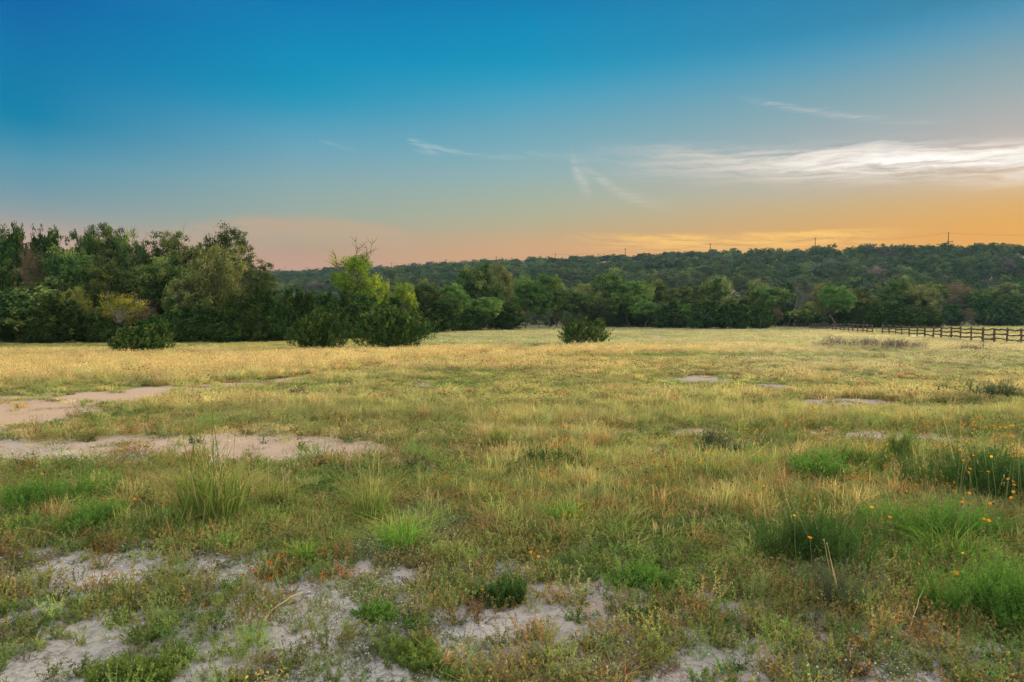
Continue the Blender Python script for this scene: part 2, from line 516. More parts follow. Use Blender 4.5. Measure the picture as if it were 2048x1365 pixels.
def bare_at(x, y):
    """how bare the ground is (0..1) and how pink its soil"""
    x = np.asarray(x, float); y = np.asarray(y, float)
    px, py = proj(x, y)
    py = np.where(y > 0.3, py, 5000)
    n = fbm(x * 0.9, y * 0.9, 31, 5) - 0.5
    n2 = fbm(x * 2.6 + 5, y * 2.6, 47, 4) - 0.5
    b = np.zeros_like(px)
    tr = np.where(px < 645, polyband(px, py, TRACK), -9)
    b = np.maximum(b, sstep(-0.35, 0.5, tr + n * 1.1 + n2 * .8) * .97)
    pink = sstep(-0.5, 0.3, tr)
    trl = np.where((px > 600) & (px < 1340), polyband(px, py, [(600, 758, 4), (700, 744, 4), (850, 727, 3.5), (1000, 710, 3), (1160, 692, 2.5), (1310, 674, 2.5)]), -9)
    b = np.maximum(b, sstep(-.1, .6, trl + n * 1.2 + n2) * .6); pink = np.maximum(pink, sstep(-.5, .3, trl) * .6)
    p1 = ell(px, py, 500, 896, 370, 29); p2 = ell(px, py, 90, 908, 280, 34)
    b = np.maximum(b, sstep(-0.25, 0.55, p1 + n * 1.3 + n2 * .9) * .94); pink = np.maximum(pink, sstep(-0.4, 0.3, p1) * 0.85)
    b = np.maximum(b, sstep(-0.1, 0.6, p2 + n * 1.6) * 0.75); pink = np.maximum(pink, sstep(-0.4, 0.3, p2) * 0.4)
    for (cx, cy, rx, ry, k) in ((1390, 762, 90, 10, .85), (1560, 774, 80, 7, .8), (1690, 808, 130, 10, .85), (1890, 815, 90, 6, .7), (845, 771, 30, 7, .6),
                                (1310, 673, 24, 4, .9), (1300, 866, 270, 10, .72), (1760, 876, 210, 14, .9), (1830, 673.5, 30, 4.0, 1.0), (1980, 690, 60, 3, .6),
                                (1250, 1215, 90, 18, .8), (1180, 1165, 60, 14, .4)):
        e = ell(px, py, cx, cy, rx, ry)
        b = np.maximum(b, sstep(-0.15, 0.6, e + n * 2.0 + n2 * 1.2) * k)
        pink = np.maximum(pink, sstep(-0.3, 0.3, e) * 0.45)
    # the worn foreground
    lim = np.interp(px, [-600, 0, 250, 500, 640, 820, 1100, 1400, 1650, 2048, 2700], [1025, 1040, 1060, 1070, 1075, 1110, 1140, 1160, 1195, 1250, 1250])
    w = sstep(-25, 85, py - lim)
    n3 = fbm(x * 8.0, y * 8.0, 57, 3) - 0.5
    pat = sstep(-0.12, 0.12, n * .6 + n2 * 1.1 + n3 * 1.1 + np.interp(px, [0, 700, 1300, 2048], [0.25, 0.21, 0.14, 0.06]))
    b = np.maximum(b, w * pat)
    b = np.maximum(b, sstep(1050, 1120, py) * sstep(0.08, 0.24, n + n2 * 0.5) * np.interp(px, [0, 1400, 2048], [1, .8, .5]))
    return np.clip(b, 0, 1), np.clip(pink, 0, 1)


# ------------------------------------------------------------------ the ground
def build_ground():
    th = np.concatenate([np.linspace(-52, 52, 640), np.linspace(54, 306, 90)])
    th = np.radians(th); nt_ = len(th)
    r = np.concatenate([[0.0], np.exp(np.linspace(math.log(0.5), math.log(1400), 620))]); nr = len(r)
    X = r[:, None] * np.sin(th)[None]; Y = r[:, None] * np.cos(th)[None]
    Z = H(X, Y)
    b, pk = bare_at(X, Y)
    V = np.stack([X, Y, Z], -1).reshape(-1, 3)
    i = np.arange(nr - 1)[:, None]; j = np.arange(nt_)[None]; k = (j + 1) % nt_
    Q = np.stack([i * nt_ + j + 0 * k, (i + 1) * nt_ + j, (i + 1) * nt_ + k, i * nt_ + k], -1).reshape(-1, 4)
    Q = Q[nt_:]
    me = np_mesh('ground', V, Q, M['soil'], None, True, {'bare': b.ravel(), 'pinkish': pk.ravel()})
    # the middle, round the camera's feet
    o = link('ground', me); o['kind'] = 'structure'
    return o


build_ground()


# ------------------------------------------------------------------ scattering (for what nobody could count)
def gn_scatter(name, pts, pick, rot, scl, icol, templates, label, cat):
    me = bpy.data.meshes.new(name)
    n = len(pts)
    me.vertices.add(n); me.vertices.foreach_set('co', np.asarray(pts, np.float32).ravel())
    a = me.attributes.new('pick', 'INT', 'POINT'); a.data.foreach_set('value', np.asarray(pick, np.int32))
    for nm, arr in (('rot', rot), ('scl', scl), ('icol', icol)):
        a = me.attributes.new(nm, 'FLOAT_VECTOR', 'POINT'); a.data.foreach_set('vector', np.asarray(arr, np.float32).ravel())
    col = bpy.data.collections.new(name + '_kinds')
    for i, t in enumerate(templates):
        t.name = f'kind_{i:02d}_{name}'
        col.objects.link(t)
    o = link(name, me)
    ng = bpy.data.node_groups.new(name, 'GeometryNodeTree')
    ng.interface.new_socket('Geometry', in_out='INPUT', socket_type='NodeSocketGeometry')
    ng.interface.new_socket('Geometry', in_out='OUTPUT', socket_type='NodeSocketGeometry')
    N, Lk = ng.nodes, ng.links
    gi, go = N.new('NodeGroupInput'), N.new('NodeGroupOutput')
    ci = N.new('GeometryNodeCollectionInfo'); ci.inputs['Collection'].default_value = col
    ci.inputs['Separate Children'].default_value = True; ci.inputs['Reset Children'].default_value = True
    ip = N.new('GeometryNodeInstanceOnPoints'); ip.inputs['Pick Instance'].default_value = True

    def named(nm, dt):
        q = N.new('GeometryNodeInputNamedAttribute'); q.data_type = dt; q.inputs['Name'].default_value = nm
        return q.outputs['Attribute']
    er = N.new('FunctionNodeEulerToRotation')
    Lk.new(gi.outputs[0], ip.inputs['Points']); Lk.new(ci.outputs[0], ip.inputs['Instance'])
    Lk.new(named('pick', 'INT'), ip.inputs['Instance Index'])
    Lk.new(named('rot', 'FLOAT_VECTOR'), er.inputs[0]); Lk.new(er.outputs[0], ip.inputs['Rotation'])
    Lk.new(named('scl', 'FLOAT_VECTOR'), ip.inputs['Scale'])
    Lk.new(ip.outputs[0], go.inputs[0])
    md = o.modifiers.new('scatter', 'NODES'); md.node_group = ng
    return tag(o, label, cat, None, 'stuff')


def template(mesh): return bpy.data.objects.new('kind', mesh)


M['blade'] = inst_mat('grass_blades', 0.42, (0.40, 0.31, 0.13), 0.35, 0.6)
M['weed'] = inst_mat('weed_leaves', 0.3, spread=0.7)
M['straw'] = inst_mat('straw_stalks', 0.35, spread=0.5)
M['darkhead'] = plain_mat('dry_flower_heads', (0.075, 0.040, 0.025))
M['palehead'] = plain_mat('pale_seed_heads', (0.55, 0.45, 0.30), 0.3)
M['white'] = plain_mat('white_bloom', (0.60, 0.59, 0.55), 0.2)
M['orangebloom'] = plain_mat('tiny_orange_blooms', (.52, .21, .02), .3)
M['twig'] = plain_mat('grey_twigs', (0.16, 0.135, 0.12))


def blades(bag, rng, n, R, h, w, lean, curl=0.5, base=(0, 0, 0), tip0=0.0, hvar=0.45):
    """n grass blades from a disc of radius R"""
    a = rng.uniform(0, 2 * np.pi, n); rr = R * np.sqrt(rng.random(n))
    B = np.stack([rr * np.cos(a), rr * np.sin(a), np.zeros(n)], 1) + np.asarray(base)
    ta = a + rng.normal(0, 0.7, n)
    D = np.stack([np.cos(ta), np.sin(ta), np.zeros(n)], 1)
    hh = h * (1 - hvar * rng.random(n))
    ln = lean * rng.random(n) * hh
    P0 = B - np.array([0, 0, 0.01]); P1 = B + D * (ln * 0.35)[:, None] + np.array([0, 0, 1]) * (hh * 0.6)[:, None]
    P2 = B + D * (ln * (0.9 + curl * rng.random(n)))[:, None] + np.array([0, 0, 1]) * (hh * (1 - 0.25 * curl * rng.random(n)))[:, None]
    sa = rng.uniform(0, np.pi, n); Sd = np.stack([np.cos(sa), np.sin(sa), np.zeros(n)], 1)
    ww = (w * rng.uniform(0.6, 1.2, n))[:, None]
    V = np.stack([P0 - Sd * ww * .4, P0 + Sd * ww * .4, P1 - Sd * ww * .5, P1 + Sd * ww * .5, P2 - Sd * ww * .1, P2 + Sd * ww * .1], 1).reshape(-1, 3)
    k = np.arange(n)[:, None] * 6
    Q = np.concatenate([k + np.array([[0, 1, 3, 2]]), k + np.array([[2, 3, 5, 4]])])
    rnd = rng.random(n) * 0.98
    bag.add(V, Q, np.concatenate([rnd, rnd + 1]))
    return P2


def heads(bag, rng, P, L, W, T=0.5, n=3):
    """small seed heads at the points P"""
    for q in range(n):
        bag.leaves(P + rng.normal(size=P.shape) * W * 0.25, rng.normal(size=P.shape) * np.array([1, 1, .25]), L, W, rng, np.full(len(P), T) + rng.random(len(P)) * 0.4,
                   along=np.tile([0.0, 0.0, 1.0], (len(P), 1)) + rng.normal(size=P.shape) * 0.25)


def multi_mesh(name, bags, mats):
    """one mesh of several materials"""
    V = []; Q = []; T = []; MI = []; n = 0
    for i, b in enumerate(bags):
        if not b.V: continue
        v = np.concatenate(b.V); q = np.concatenate(b.Q) + n
        V.append(v); Q.append(q); T.append(np.concatenate(b.T)); MI.append(np.full(len(q), i)); n += len(v)
    me = np_mesh(name, np.concatenate(V), np.concatenate(Q), None, np.concatenate(T))
    for m in mats: me.materials.append(m)
    me.polygons.foreach_set('material_index', np.concatenate(MI).astype(np.int32))
    return me


def grass_templates(scale_w, rng, dn=1.0):
    """near or far tufts: 0-2 grass, 3 tall straw with heads, 4 stalks with dark heads, 5 short sod"""
    out = []
    for h, R, n, lean in ((0.34, 0.10, 46, 0.7), (0.26, 0.13, 52, 1.0), (0.42, 0.08, 38, 0.5)):
        b = Bag(); blades(b, rng, int(n * dn), R, h, 0.0042 * scale_w, lean, 0.6); out.append(template(b.mesh('tuft', M['blade'])))
    b, hd = Bag(), Bag(); tips = blades(b, rng, 22, 0.13, 0.46, 0.0030 * scale_w, 0.45, 0.4, hvar=0.35)
    blades(b, rng, 26, 0.12, 0.30, 0.0040 * scale_w, 0.8, 0.6); heads(hd, rng, tips[:10], 0.055, 0.007 * scale_w ** .6, 0.3, 2)
    out.append(template(multi_mesh('straw_tuft', [b, hd], [M['blade'], M['straw']])))
    b, hd = Bag(), Bag(); tips = blades(b, rng, 9, 0.16, 0.46, 0.0028 * scale_w, 0.5, 0.3, hvar=0.4)
    blades(b, rng, 16, 0.12, 0.22, 0.0040 * scale_w, 0.9, 0.6); heads(hd, rng, tips, 0.024, 0.018 * scale_w ** 0.5, 0.5, 3)
    out.append(template(multi_mesh('dark_headed_tuft', [b, hd], [M['blade'], M['darkhead']])))
    b = Bag(); blades(b, rng, 70, 0.20, 0.13, 0.0040 * scale_w, 1.2, 0.8); out.append(template(b.mesh('sod', M['blade'])))
    return out


def poisson_ish(x0, x1, y0, y1, per_m2, rng, maxu=0.95):
    """jittered points in a wedge of the field"""
    s = 1 / math.sqrt(per_m2)
    gx, gy = np.meshgrid(np.arange(x0, x1, s), np.arange(y0, y1, s))
    x = gx.ravel() + rng.uniform(-.5, .5, gx.size) * s * 1.4; y = gy.ravel() + rng.uniform(-.5, .5, gx.size) * s * 1.4
    k = np.abs(x) < maxu * y + 1.5
    return x[k], y[k]


GREEN = np.array([0.140, 0.235, 0.055]); LIME = np.array([0.31, 0.36, 0.090]); STRAW = np.array([0.66, 0.51, 0.21]); PALE = np.array([0.58, 0.53, 0.29])
GREY = np.array([0.26, 0.30, 0.17]); RUST = np.array([0.36, 0.20, 0.080]); OLIVE = np.array([0.205, 0.245, 0.068])


def field_character(x, y):
    """per point of the field: straw share, height factor, paleness, dark heads, rust"""
    px, py = proj(x, y)
    n = fbm(x * 0.16 + 2, y * 0.10, 61, 4); n2 = fbm(x * 0.6, y * 0.35, 71, 4); n3 = fbm(x * 1.7, y * 1.3, 81, 3)
    n4 = fbm(x * 0.07, y * 0.33 + 3, 67, 4)
    straw = 0.30 + (n - 0.5) * 1.3 + (n2 - 0.5) * 1.1 + (n4 - .5) * 1.6
    hgt = 0.75 + (n2 - 0.5) * 0.9 + (n4 - .5) * .7
    pale = np.zeros_like(px); dark = np.full_like(px, 0.03)
    # golden stand on the left, and the diagonal that runs from it to the lone bush
    c = np.interp(px, [-800, 0, 500, 700, 1000, 1250, 1700], [745, 742, 735, 722, 708, 702, 702])
    hw = np.interp(px, [-800, 0, 500, 700, 1000, 1250, 1500, 1700], [42, 42, 32, 20, 14, 13, 8, 4])
    g = sstep(-0.25, 0.45, 1 - np.abs(py - c) / hw + (n2 - 0.5) * 0.8) * np.interp(px, [-800, 1250, 1700], [1, 1, 0.2])
    straw = straw * (1 - g) + (0.97 + (n3 - .5) * .3) * g; hgt = hgt * (1 - g) + 1.15 * g
    # green margin under the wood
    m = sstep(712, 694, py + (n - .5) * 14) * sstep(900, 650, px)
    straw = straw * (1 - m) + 0.25 * m; hgt = hgt * (1 - m * .3)
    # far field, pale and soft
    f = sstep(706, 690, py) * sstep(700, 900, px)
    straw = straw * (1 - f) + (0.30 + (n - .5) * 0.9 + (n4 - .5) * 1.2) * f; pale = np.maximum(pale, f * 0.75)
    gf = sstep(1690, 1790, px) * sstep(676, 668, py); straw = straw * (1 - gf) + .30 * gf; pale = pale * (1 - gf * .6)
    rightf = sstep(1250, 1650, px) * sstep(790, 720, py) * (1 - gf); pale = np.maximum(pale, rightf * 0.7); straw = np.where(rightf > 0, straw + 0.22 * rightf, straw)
    dark += 0.12 * sstep(700, 725, py) * sstep(815, 780, py) * sstep(600, 950, px)
    # green stripe before the bare strip
    s = ell(px, py, 1350, 838, 1300, 30); s = sstep(-0.1, 0.35, s + (n2 - .5) * 0.5)
    straw = straw * (1 - s * 0.75) + 0.20 * s * 0.75; hgt = hgt * (1 - s) + 0.95 * s; dark *= (1 - .6 * s)
    # nearer weeds
    q = sstep(870, 900, py)
    rust = q * (0.22 + (n2 - 0.5) * 1.1) + 0.12 * sstep(720, 740, py) * sstep(600, 1000, px)
    straw = np.where(q > 0, straw * (1 - q) + (0.22 + (n3 - .5) * 1.0 + (n - .5) * .6) * q, straw)
    low = sstep(1040, 1150, py)
    hgt = hgt * (1 - 0.55 * low); straw = straw * (1 - .35 * low)
    for (cx, cy, rx, ry) in ((1390, 766, 110, 18), (1560, 778, 100, 14), (1700, 813, 160, 18), (1890, 819, 130, 14), (845, 776, 50, 14)):
        hgt = hgt * (1 - .6 * sstep(-.1, .5, ell(px, py, cx, cy, rx, ry)))
    trail = np.where((px > 560) & (px < 1340), polyband(px, py, [(560, 763, 6), (700, 744, 6), (850, 727, 5), (1000, 710, 4), (1160, 692, 3), (1310, 674, 3), (1400, 668, 2)]), -9)
    tq = sstep(-.2, .6, trail + (n2 - .5) * .6); hgt = hgt * (1 - .65 * tq); straw = straw * (1 - tq * .6) + .2 * tq * .6
    lowpatch = sstep(835, 850, py) * sstep(985, 940, py) * sstep(1050, 850, px) + sstep(850, 862, py) * sstep(925, 895, py) * sstep(1150, 1300, px)
    lowpatch = lowpatch + sstep(822, 832, py) * sstep(892, 876, py) * sstep(620, 420, px)
    hgt = hgt * (1 - .66 * np.clip(lowpatch, 0, 1))
    return np.clip(straw, 0, 1), np.clip(hgt, 0.30, 1.5), np.clip(pale, 0, 1), np.clip(dark, 0, 1), np.clip(rust, 0, 1)


def vary(C, rng, amt=0.22):
    k = rng.normal(1, amt, (len(C), 1)); h = rng.normal(1, 0.07, C.shape)
    return np.clip(C * np.clip(k, 0.45, 1.7) * h, 0.01, 0.85)


def build_grass():
    rng = np.random.default_rng(4)
    near, far = grass_templates(1.0, rng), grass_templates(2.7, rng, 1.4)
    vfar = []
    for h, n, hd_ in ((0.42, 60, 0), (0.50, 60, 1), (0.34, 70, 0)):
        b, hd = Bag(), Bag(); tips = blades(b, rng, n, 0.62, h, 0.030, 0.5, 0.5, hvar=0.6)
        if hd_: heads(hd, rng, tips[:20], 0.09, 0.022, 0.4, 1)
        vfar.append(template(multi_mesh('far_patch', [b, hd], [M['blade'], M['straw']]) if hd_ else b.mesh('far_patch', M['blade'])))
    X, Y, K, SC, C = [], [], [], [], []
    for (y0, y1, dens, base, sc, hz) in ((1.6, 13, 95, 0, 1.0, .68), (13, 24, 36, 6, 1.25, .72), (24, 46, 20, 6, 1.5, .72), (46, 86, 3.8, 12, 1.0, .52), (86, 165, 2.2, 12, 1.25, .56)):
        x, y = poisson_ish(-0.95 * y1 - 1, 0.95 * y1 + 1, y0, y1, dens, rng)
        px, py = proj(x, y)
        b, _ = bare_at(x, y)
        n = fbm(x * 1.3, y * 1.3, 91, 3)
        keep = rng.random(len(x)) > np.clip(b * 1.1, 0, 0.945)
        keep &= (rng.random(len(x)) > sstep(1000, 1140, py) * 0.72)
        keep &= (rng.random(len(x)) > sstep(860, 900, py) * sstep(.58, .42, fbm(x * 1.5 + 3, y * 1.5, 141, 3)) * .75)
        keep &= (y < edge_depth(np.clip(px, -700, 2700)) + 14)
        x, y, b, px, py = x[keep], y[keep], b[keep], px[keep], py[keep]
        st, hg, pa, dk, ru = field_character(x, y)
        m = len(x); r = rng.random(m)
        if base == 12:
            k = np.where(r < st * 0.8, 13, np.where(r < 0.85, 12, 14))
        else:
            k = np.where(r < 0.34, 0, np.where(r < 0.62, 1, 2))
            k = np.where(rng.random(m) < (st - 0.35) * 1.1 * (hg > 0.6), 3, k)
            k = np.where(rng.random(m) < dk * 0.6, 4, k)
            k = np.where(rng.random(m) < np.where(hg < 0.62, 0.55, 0.15), 5, k) + base
        green = GREEN * 0.55 + LIME * 0.45
        gm = np.clip(sstep(.62, .36, fbm(x * .9, y * .9 + 7, 151, 4))[:, None] + rng.normal(0, .18, (m, 1)), 0, 1); gcol = GREEN * gm + LIME * (1 - gm)
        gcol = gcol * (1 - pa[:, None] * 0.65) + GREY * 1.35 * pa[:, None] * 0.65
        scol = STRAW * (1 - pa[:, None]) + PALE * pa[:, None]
        stn = np.clip(st + rng.normal(0, 0.16, m), 0, 1)[:, None]
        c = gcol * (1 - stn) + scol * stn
        rr = (rng.random(m) < ru * 0.45)[:, None]
        c = np.where(rr, RUST * 1.15 + 0 * c, c)
        X.append(x); Y.append(y); K.append(k); C.append(vary(c, rng))
        s = hz * hg * rng.uniform(0.7, 1.25, m); w = sc * rng.uniform(0.8, 1.2, m)
        s = s * (1 - 0.35 * np.clip(b * 1.5, 0, 1))
        SC.append(np.stack([w, w, s], 1))
    X, Y, K, SC, C = (np.concatenate(a) for a in (X, Y, K, SC, C))
    n = len(X)
    rot = np.stack([rng.normal(0, .08, n), rng.normal(0, .08, n), rng.uniform(0, 6.28, n)], 1)
    gn_scatter('meadow_grass', np.stack([X, Y, H(X, Y)], 1), K, rot, SC, C, near + far + vfar,
               'golden and green wild grass covering the whole field', 'grass')
    return n


def leaf_stems(bag, rng, n, R, h, spread, nl, L, W, up=0.6, stem_w=0.0018, z0=0.15, T0=0.0, stembag=None, wav=0.05):
    """n thin stems from the middle, each with nl little leaves"""
    sb = stembag or bag
    a = rng.uniform(0, 2 * np.pi, n); rr = R * np.sqrt(rng.random(n))
    B = np.stack([rr * np.cos(a), rr * np.sin(a), np.full(n, -0.01)], 1)
    hh = h * rng.uniform(0.55, 1.0, n); sp = spread * rng.random(n) ** 0.7
    D = np.stack([np.cos(a) * sp, np.sin(a) * sp, np.ones(n)], 1); D *= (hh / np.linalg.norm(D, axis=1))[:, None]
    mid = B + D * 0.5 + rng.normal(size=(n, 3)) * h * wav
    tip = B + D + rng.normal(size=(n, 3)) * h * wav
    Sd = np.cross(D, rng.normal(size=(n, 3))); Sd /= np.linalg.norm(Sd, axis=1)[:, None]; Sd *= stem_w
    V = np.stack([B - Sd, B + Sd, mid - Sd, mid + Sd, tip - Sd * .4, tip + Sd * .4], 1).reshape(-1, 3)
    k = np.arange(n)[:, None] * 6
    sb.add(V, np.concatenate([k + np.array([[0, 1, 3, 2]]), k + np.array([[2, 3, 5, 4]])]), np.full(2 * n, 0.25))
    t = rng.uniform(z0, 1.0, (n, nl)); tt = t[..., None]
    P = np.where(tt < .5, B[:, None] * (1 - 2 * tt) + mid[:, None] * 2 * tt, mid[:, None] * (2 - 2 * tt) + tip[:, None] * (2 * tt - 1)).reshape(-1, 3)
    m = len(P)
    out = rng.normal(size=(m, 3)) + np.array([0, 0, up * 1.6]); out /= np.linalg.norm(out, axis=1)[:, None]
    LL = L * rng.uniform(0.6, 1.25, m)
    N = np.cross(out, rng.normal(size=(m, 3)))
    N = np.where((N[:, 2] < 0)[:, None], -N, N)
    tone = np.clip(np.repeat(rng.random(n), nl) * .6 + rng.random(m) * .38, 0, .98)
    bag.leaves(P + out * (LL / 2)[:, None], N, LL, W * rng.uniform(.7, 1.2, m), rng, T0 + tone, along=out)
    return tip


def build_weeds():
    rng = np.random.default_rng(12)
    tm = []
    for kind in range(10):
        b, x = Bag(), Bag()
        if kind in (0, 1):      # sprawling small-leaved weed
            leaf_stems(b, rng, 15, 0.03, 0.15, 1.6, 15, 0.014, 0.010, 0.3, 0.0012)
        elif kind == 2:         # narrow upright leaves
            leaf_stems(b, rng, 9, 0.02, 0.12, 1.0, 18, 0.022, 0.0055, 0.9, 0.0013)
        elif kind == 3:         # low mat with white bloom
            tips = leaf_stems(b, rng, 24, 0.08, 0.07, 1.8, 10, 0.011, 0.008, 0.4, 0.0010)
            heads(x, rng, tips[:4] + np.array([0, 0, .008]), 0.007, 0.008, 0.4, 2)
        elif kind == 4:         # dead twiggy mat
            for _ in range(26):
                p = rng.normal(size=3) * np.array([.07, .07, .0]); d = rng.normal(size=3) * np.array([.06, .06, .018])
                b.tube([p + [0, 0, .004], p + d * .5 + [0, 0, .014], p + d + [0, 0, abs(rng.normal()) * .02]], [0.0013, .001, .0006], 3, rng.random() * .9)
            leaf_stems(b, rng, 8, 0.06, 0.06, 1.8, 8, 0.009, 0.006, 0.3, 0.001)
        elif kind == 5:         # feathery
            leaf_stems(b, rng, 26, 0.05, 0.20, 0.9, 18, 0.022, 0.0030, 0.8, 0.0012)
        elif kind == 6:         # wiry taller weed, reddish
            leaf_stems(b, rng, 13, 0.04, 0.20, 1.0, 20, 0.013, 0.007, 0.5, 0.0013)
        elif kind == 9:         # weed with tiny orange blooms
            tips = leaf_stems(b, rng, 12, 0.05, 0.30, 0.7, 14, 0.018, 0.005, 0.6, 0.0014)
            heads(x, rng, tips[:6], 0.013, 0.013, 0.5, 3)
        elif kind == 7:         # broad-leaved clump
            leaf_stems(b, rng, 16, 0.03, 0.10, 1.5, 16, 0.015, 0.008, 0.6, 0.0013)
        else:                   # thin straw stalks
            tips = leaf_stems(b, rng, 5, 0.04, 0.48, 0.5, 2, 0.05, 0.003, 0.8, 0.0016, 0.1)
            heads(x, rng, tips, 0.04, 0.0045, 0.4, 2)
        mats = [M['weed'], M['white'] if kind == 3 else M['orangebloom'] if kind == 9 else M['palehead']]
        tm.append(template(multi_mesh('weed', [b, x], mats) if x.V else b.mesh('weed', M['weed'])))
    X, Y, K, SC, C = [], [], [], [], []
    for (y0, y1, dens, sc) in ((1.6, 7.5, 300, .85), (7.5, 14, 85, 1.2), (14, 30, 9, 1.7)):
        x, y = poisson_ish(-0.95 * y1 - 1, 0.95 * y1 + 1, y0, y1, dens, rng)
        px, py = proj(x, y); b, _ = bare_at(x, y)
        n = fbm(x * 1.1 + 9, y * 1.1, 101, 4); n2 = fbm(x * 2.7, y * 2.7 + 4, 111, 3); n3 = fbm(x * .5, y * .5, 121, 3)
        p = np.where(b > 0.5, 0.16 + 0.6 * sstep(.49, .60, n2), 0.9)
        p = p * np.where(py < 930, sstep(760, 930, py) * 0.55 + .1, 1) * (1 - 0.8 * (b > .5) * (py < 1000))
        keep = rng.random(len(x)) < p
        x, y, b, px, py, n, n2, n3 = (a[keep] for a in (x, y, b, px, py, n, n2, n3))
        m = len(x); r = rng.random(m)
        # patches of one kind
        k = np.full(m, 0)
        sel = n + rng.normal(0, .07, m)
        k = np.where(sel < 0.40, 3, np.where(sel < 0.50, np.where(r < .5, 0, 1), np.where(sel < 0.56, np.where(r < .6, 6, 5), np.where(sel < .62, 7, 2))))
        k = np.where((r > 0.992) & (y > 6.0), 8, k); k = np.where((r > .74) & (r < .80 + .12 * (b > .4)), 4, k); k = np.where((b > .4) & (r > .62) & (r < .74), 2, k)
        k = np.where(rng.random(m) < .08 * sstep(700, 1400, px) * sstep(845, 870, py) * sstep(1090, 980, py), 9, k)
        C0 = np.zeros((m, 3))
        rr = rng.random((m, 1))
        cols = {0: RUST * .9 * (1 - rr) + OLIVE * 1.1 * rr, 1: OLIVE * (1 - rr * .8) + RUST * .9 * rr * .8, 2: GREEN * .8 * (1 - rr) + OLIVE * rr, 3: GREY * .75 * (1 - rr) + OLIVE * rr,
                4: np.array([.16, .13, .11]) + 0 * rr, 5: GREEN * (1 - rr) + LIME * .8 * rr, 6: RUST * .85 * (1 - rr) ** 1.5 + OLIVE * (1 - (1 - rr) ** 1.5), 7: GREEN * .9 * (1 - rr) + OLIVE * rr, 8: STRAW * .8 + 0 * rr, 9: OLIVE + 0 * rr}
        for i, cc in cols.items(): C0 = np.where((k == i)[:, None], cc, C0)
        s = sc * rng.uniform(.6, 1.35, m)
        X.append(x); Y.append(y); K.append(k); C.append(vary(C0, rng, .25)); SC.append(np.stack([s, s, s * rng.uniform(.7, 1.15, m)], 1))
    X, Y, K, SC, C = (np.concatenate(a) for a in (X, Y, K, SC, C)); n = len(X)
    rot = np.stack([rng.normal(0, .12, n), rng.normal(0, .12, n), rng.uniform(0, 6.28, n)], 1)
    gn_scatter('ground_weeds', np.stack([X, Y, H(X, Y)], 1), K, rot, SC, C, tm, 'low rusty and green weeds with tiny white blooms over the worn foreground soil', 'weeds')
    return n


def stone_mesh(rng, mat, sub=2, flat=0.6, rough=0.28):
    import bmesh
    bm = bmesh.new(); bmesh.ops.create_icosphere(bm, subdivisions=sub, radius=1)
    dirs = rng.normal(size=(9, 3)); dirs /= np.linalg.norm(dirs, axis=1)[:, None]; cut = rng.uniform(.55, .95, 9)
    for v in bm.verts:
        p = np.array(v.co)
        for d, c in zip(dirs, cut):
            q = p @ d
            if q > c: p = p - d * (q - c) * .9
        p = p * (1 + rng.normal() * rough * .12)
        v.co = p * np.array([1, .8, flat])
    me = bpy.data.meshes.new('stone'); bm.to_mesh(me); bm.free(); me.materials.append(mat)
    return me


def build_pebbles():
    rng = np.random.default_rng(8)
    m, nt, out = new_mat('pebble_stone')
    d = nt.nodes.new('ShaderNodeBsdfDiffuse'); c = attr(nt, 'icol', 'INSTANCER', 'Color'); nt.links.new(c.s, d.inputs[0]); nt.links.new(d.outputs[0], out.inputs[0])
    tm = [template(stone_mesh(rng, m, 1)) for _ in range(5)]
    x, y = poisson_ish(-10, 10, 1.6, 11, 260, rng)
    b, _ = bare_at(x, y); k = (rng.random(len(x)) < np.where(b > .35, .8, .2)); x, y = x[k], y[k]; n = len(x)
    s = 0.003 + 0.010 * rng.random(n) ** 5; s = np.where(rng.random(n) < .006, s * 2.4, s)
    g = rng.uniform(.28, .62, (n, 1)); C = g * np.array([1, .95, .88])
    gn_scatter('pebbles', np.stack([x, y, H(x, y) + s * .1], 1), rng.integers(0, 5, n), rng.uniform(0, 6.28, (n, 3)) * np.array([.1, .1, 1]),
               np.repeat(s[:, None], 3, 1), C, tm, 'pale limestone pebbles strewn over the bare soil', 'pebbles')


# ------------------------------------------------------------------ trees
def limb(bag, p0, p1, r0, r1, rng, wob=0.12, n=5, sides=5, sag=0.0):
    p0, p1 = np.asarray(p0, float), np.asarray(p1, float); L = np.linalg.norm(p1 - p0)
    t = np.linspace(0, 1, n)[:, None]
    off = rng.normal(size=(n, 3)) * wob * L * 0.5; off[0] = 0; off[-1] *= 0.3
    P = p0 + (p1 - p0) * t + off * np.sin(t * np.pi) + np.array([0, 0, 1]) * (sag * L * (t * (1 - t)))
    bag.tube(P, r0 + (r1 - r0) * t[:, 0], sides, rng.random() * .9)
    return P


def clump_leaves(bag, rng, c, r, n, L, W, tone, squash=0.8, outward=1.0):
    d = rng.normal(size=(n, 3)); d /= np.linalg.norm(d, axis=1)[:, None]
    rad = r * rng.random(n) ** 0.4 * np.clip(1 + 0.15 * rng.normal(size=n), .6, 1.3)
    P = c + d * rad[:, None] * np.array([1, 1, squash])
    N = d * outward * .9 + np.array([0, 0, 0.5]) + rng.normal(size=(n, 3)) * 0.45
    T = np.clip(tone + rng.normal(0, .15, n), 0, 1)
    bag.leaves(P, N, L * rng.uniform(.6, 1.3, n), W * rng.uniform(.6, 1.3, n), rng, T)


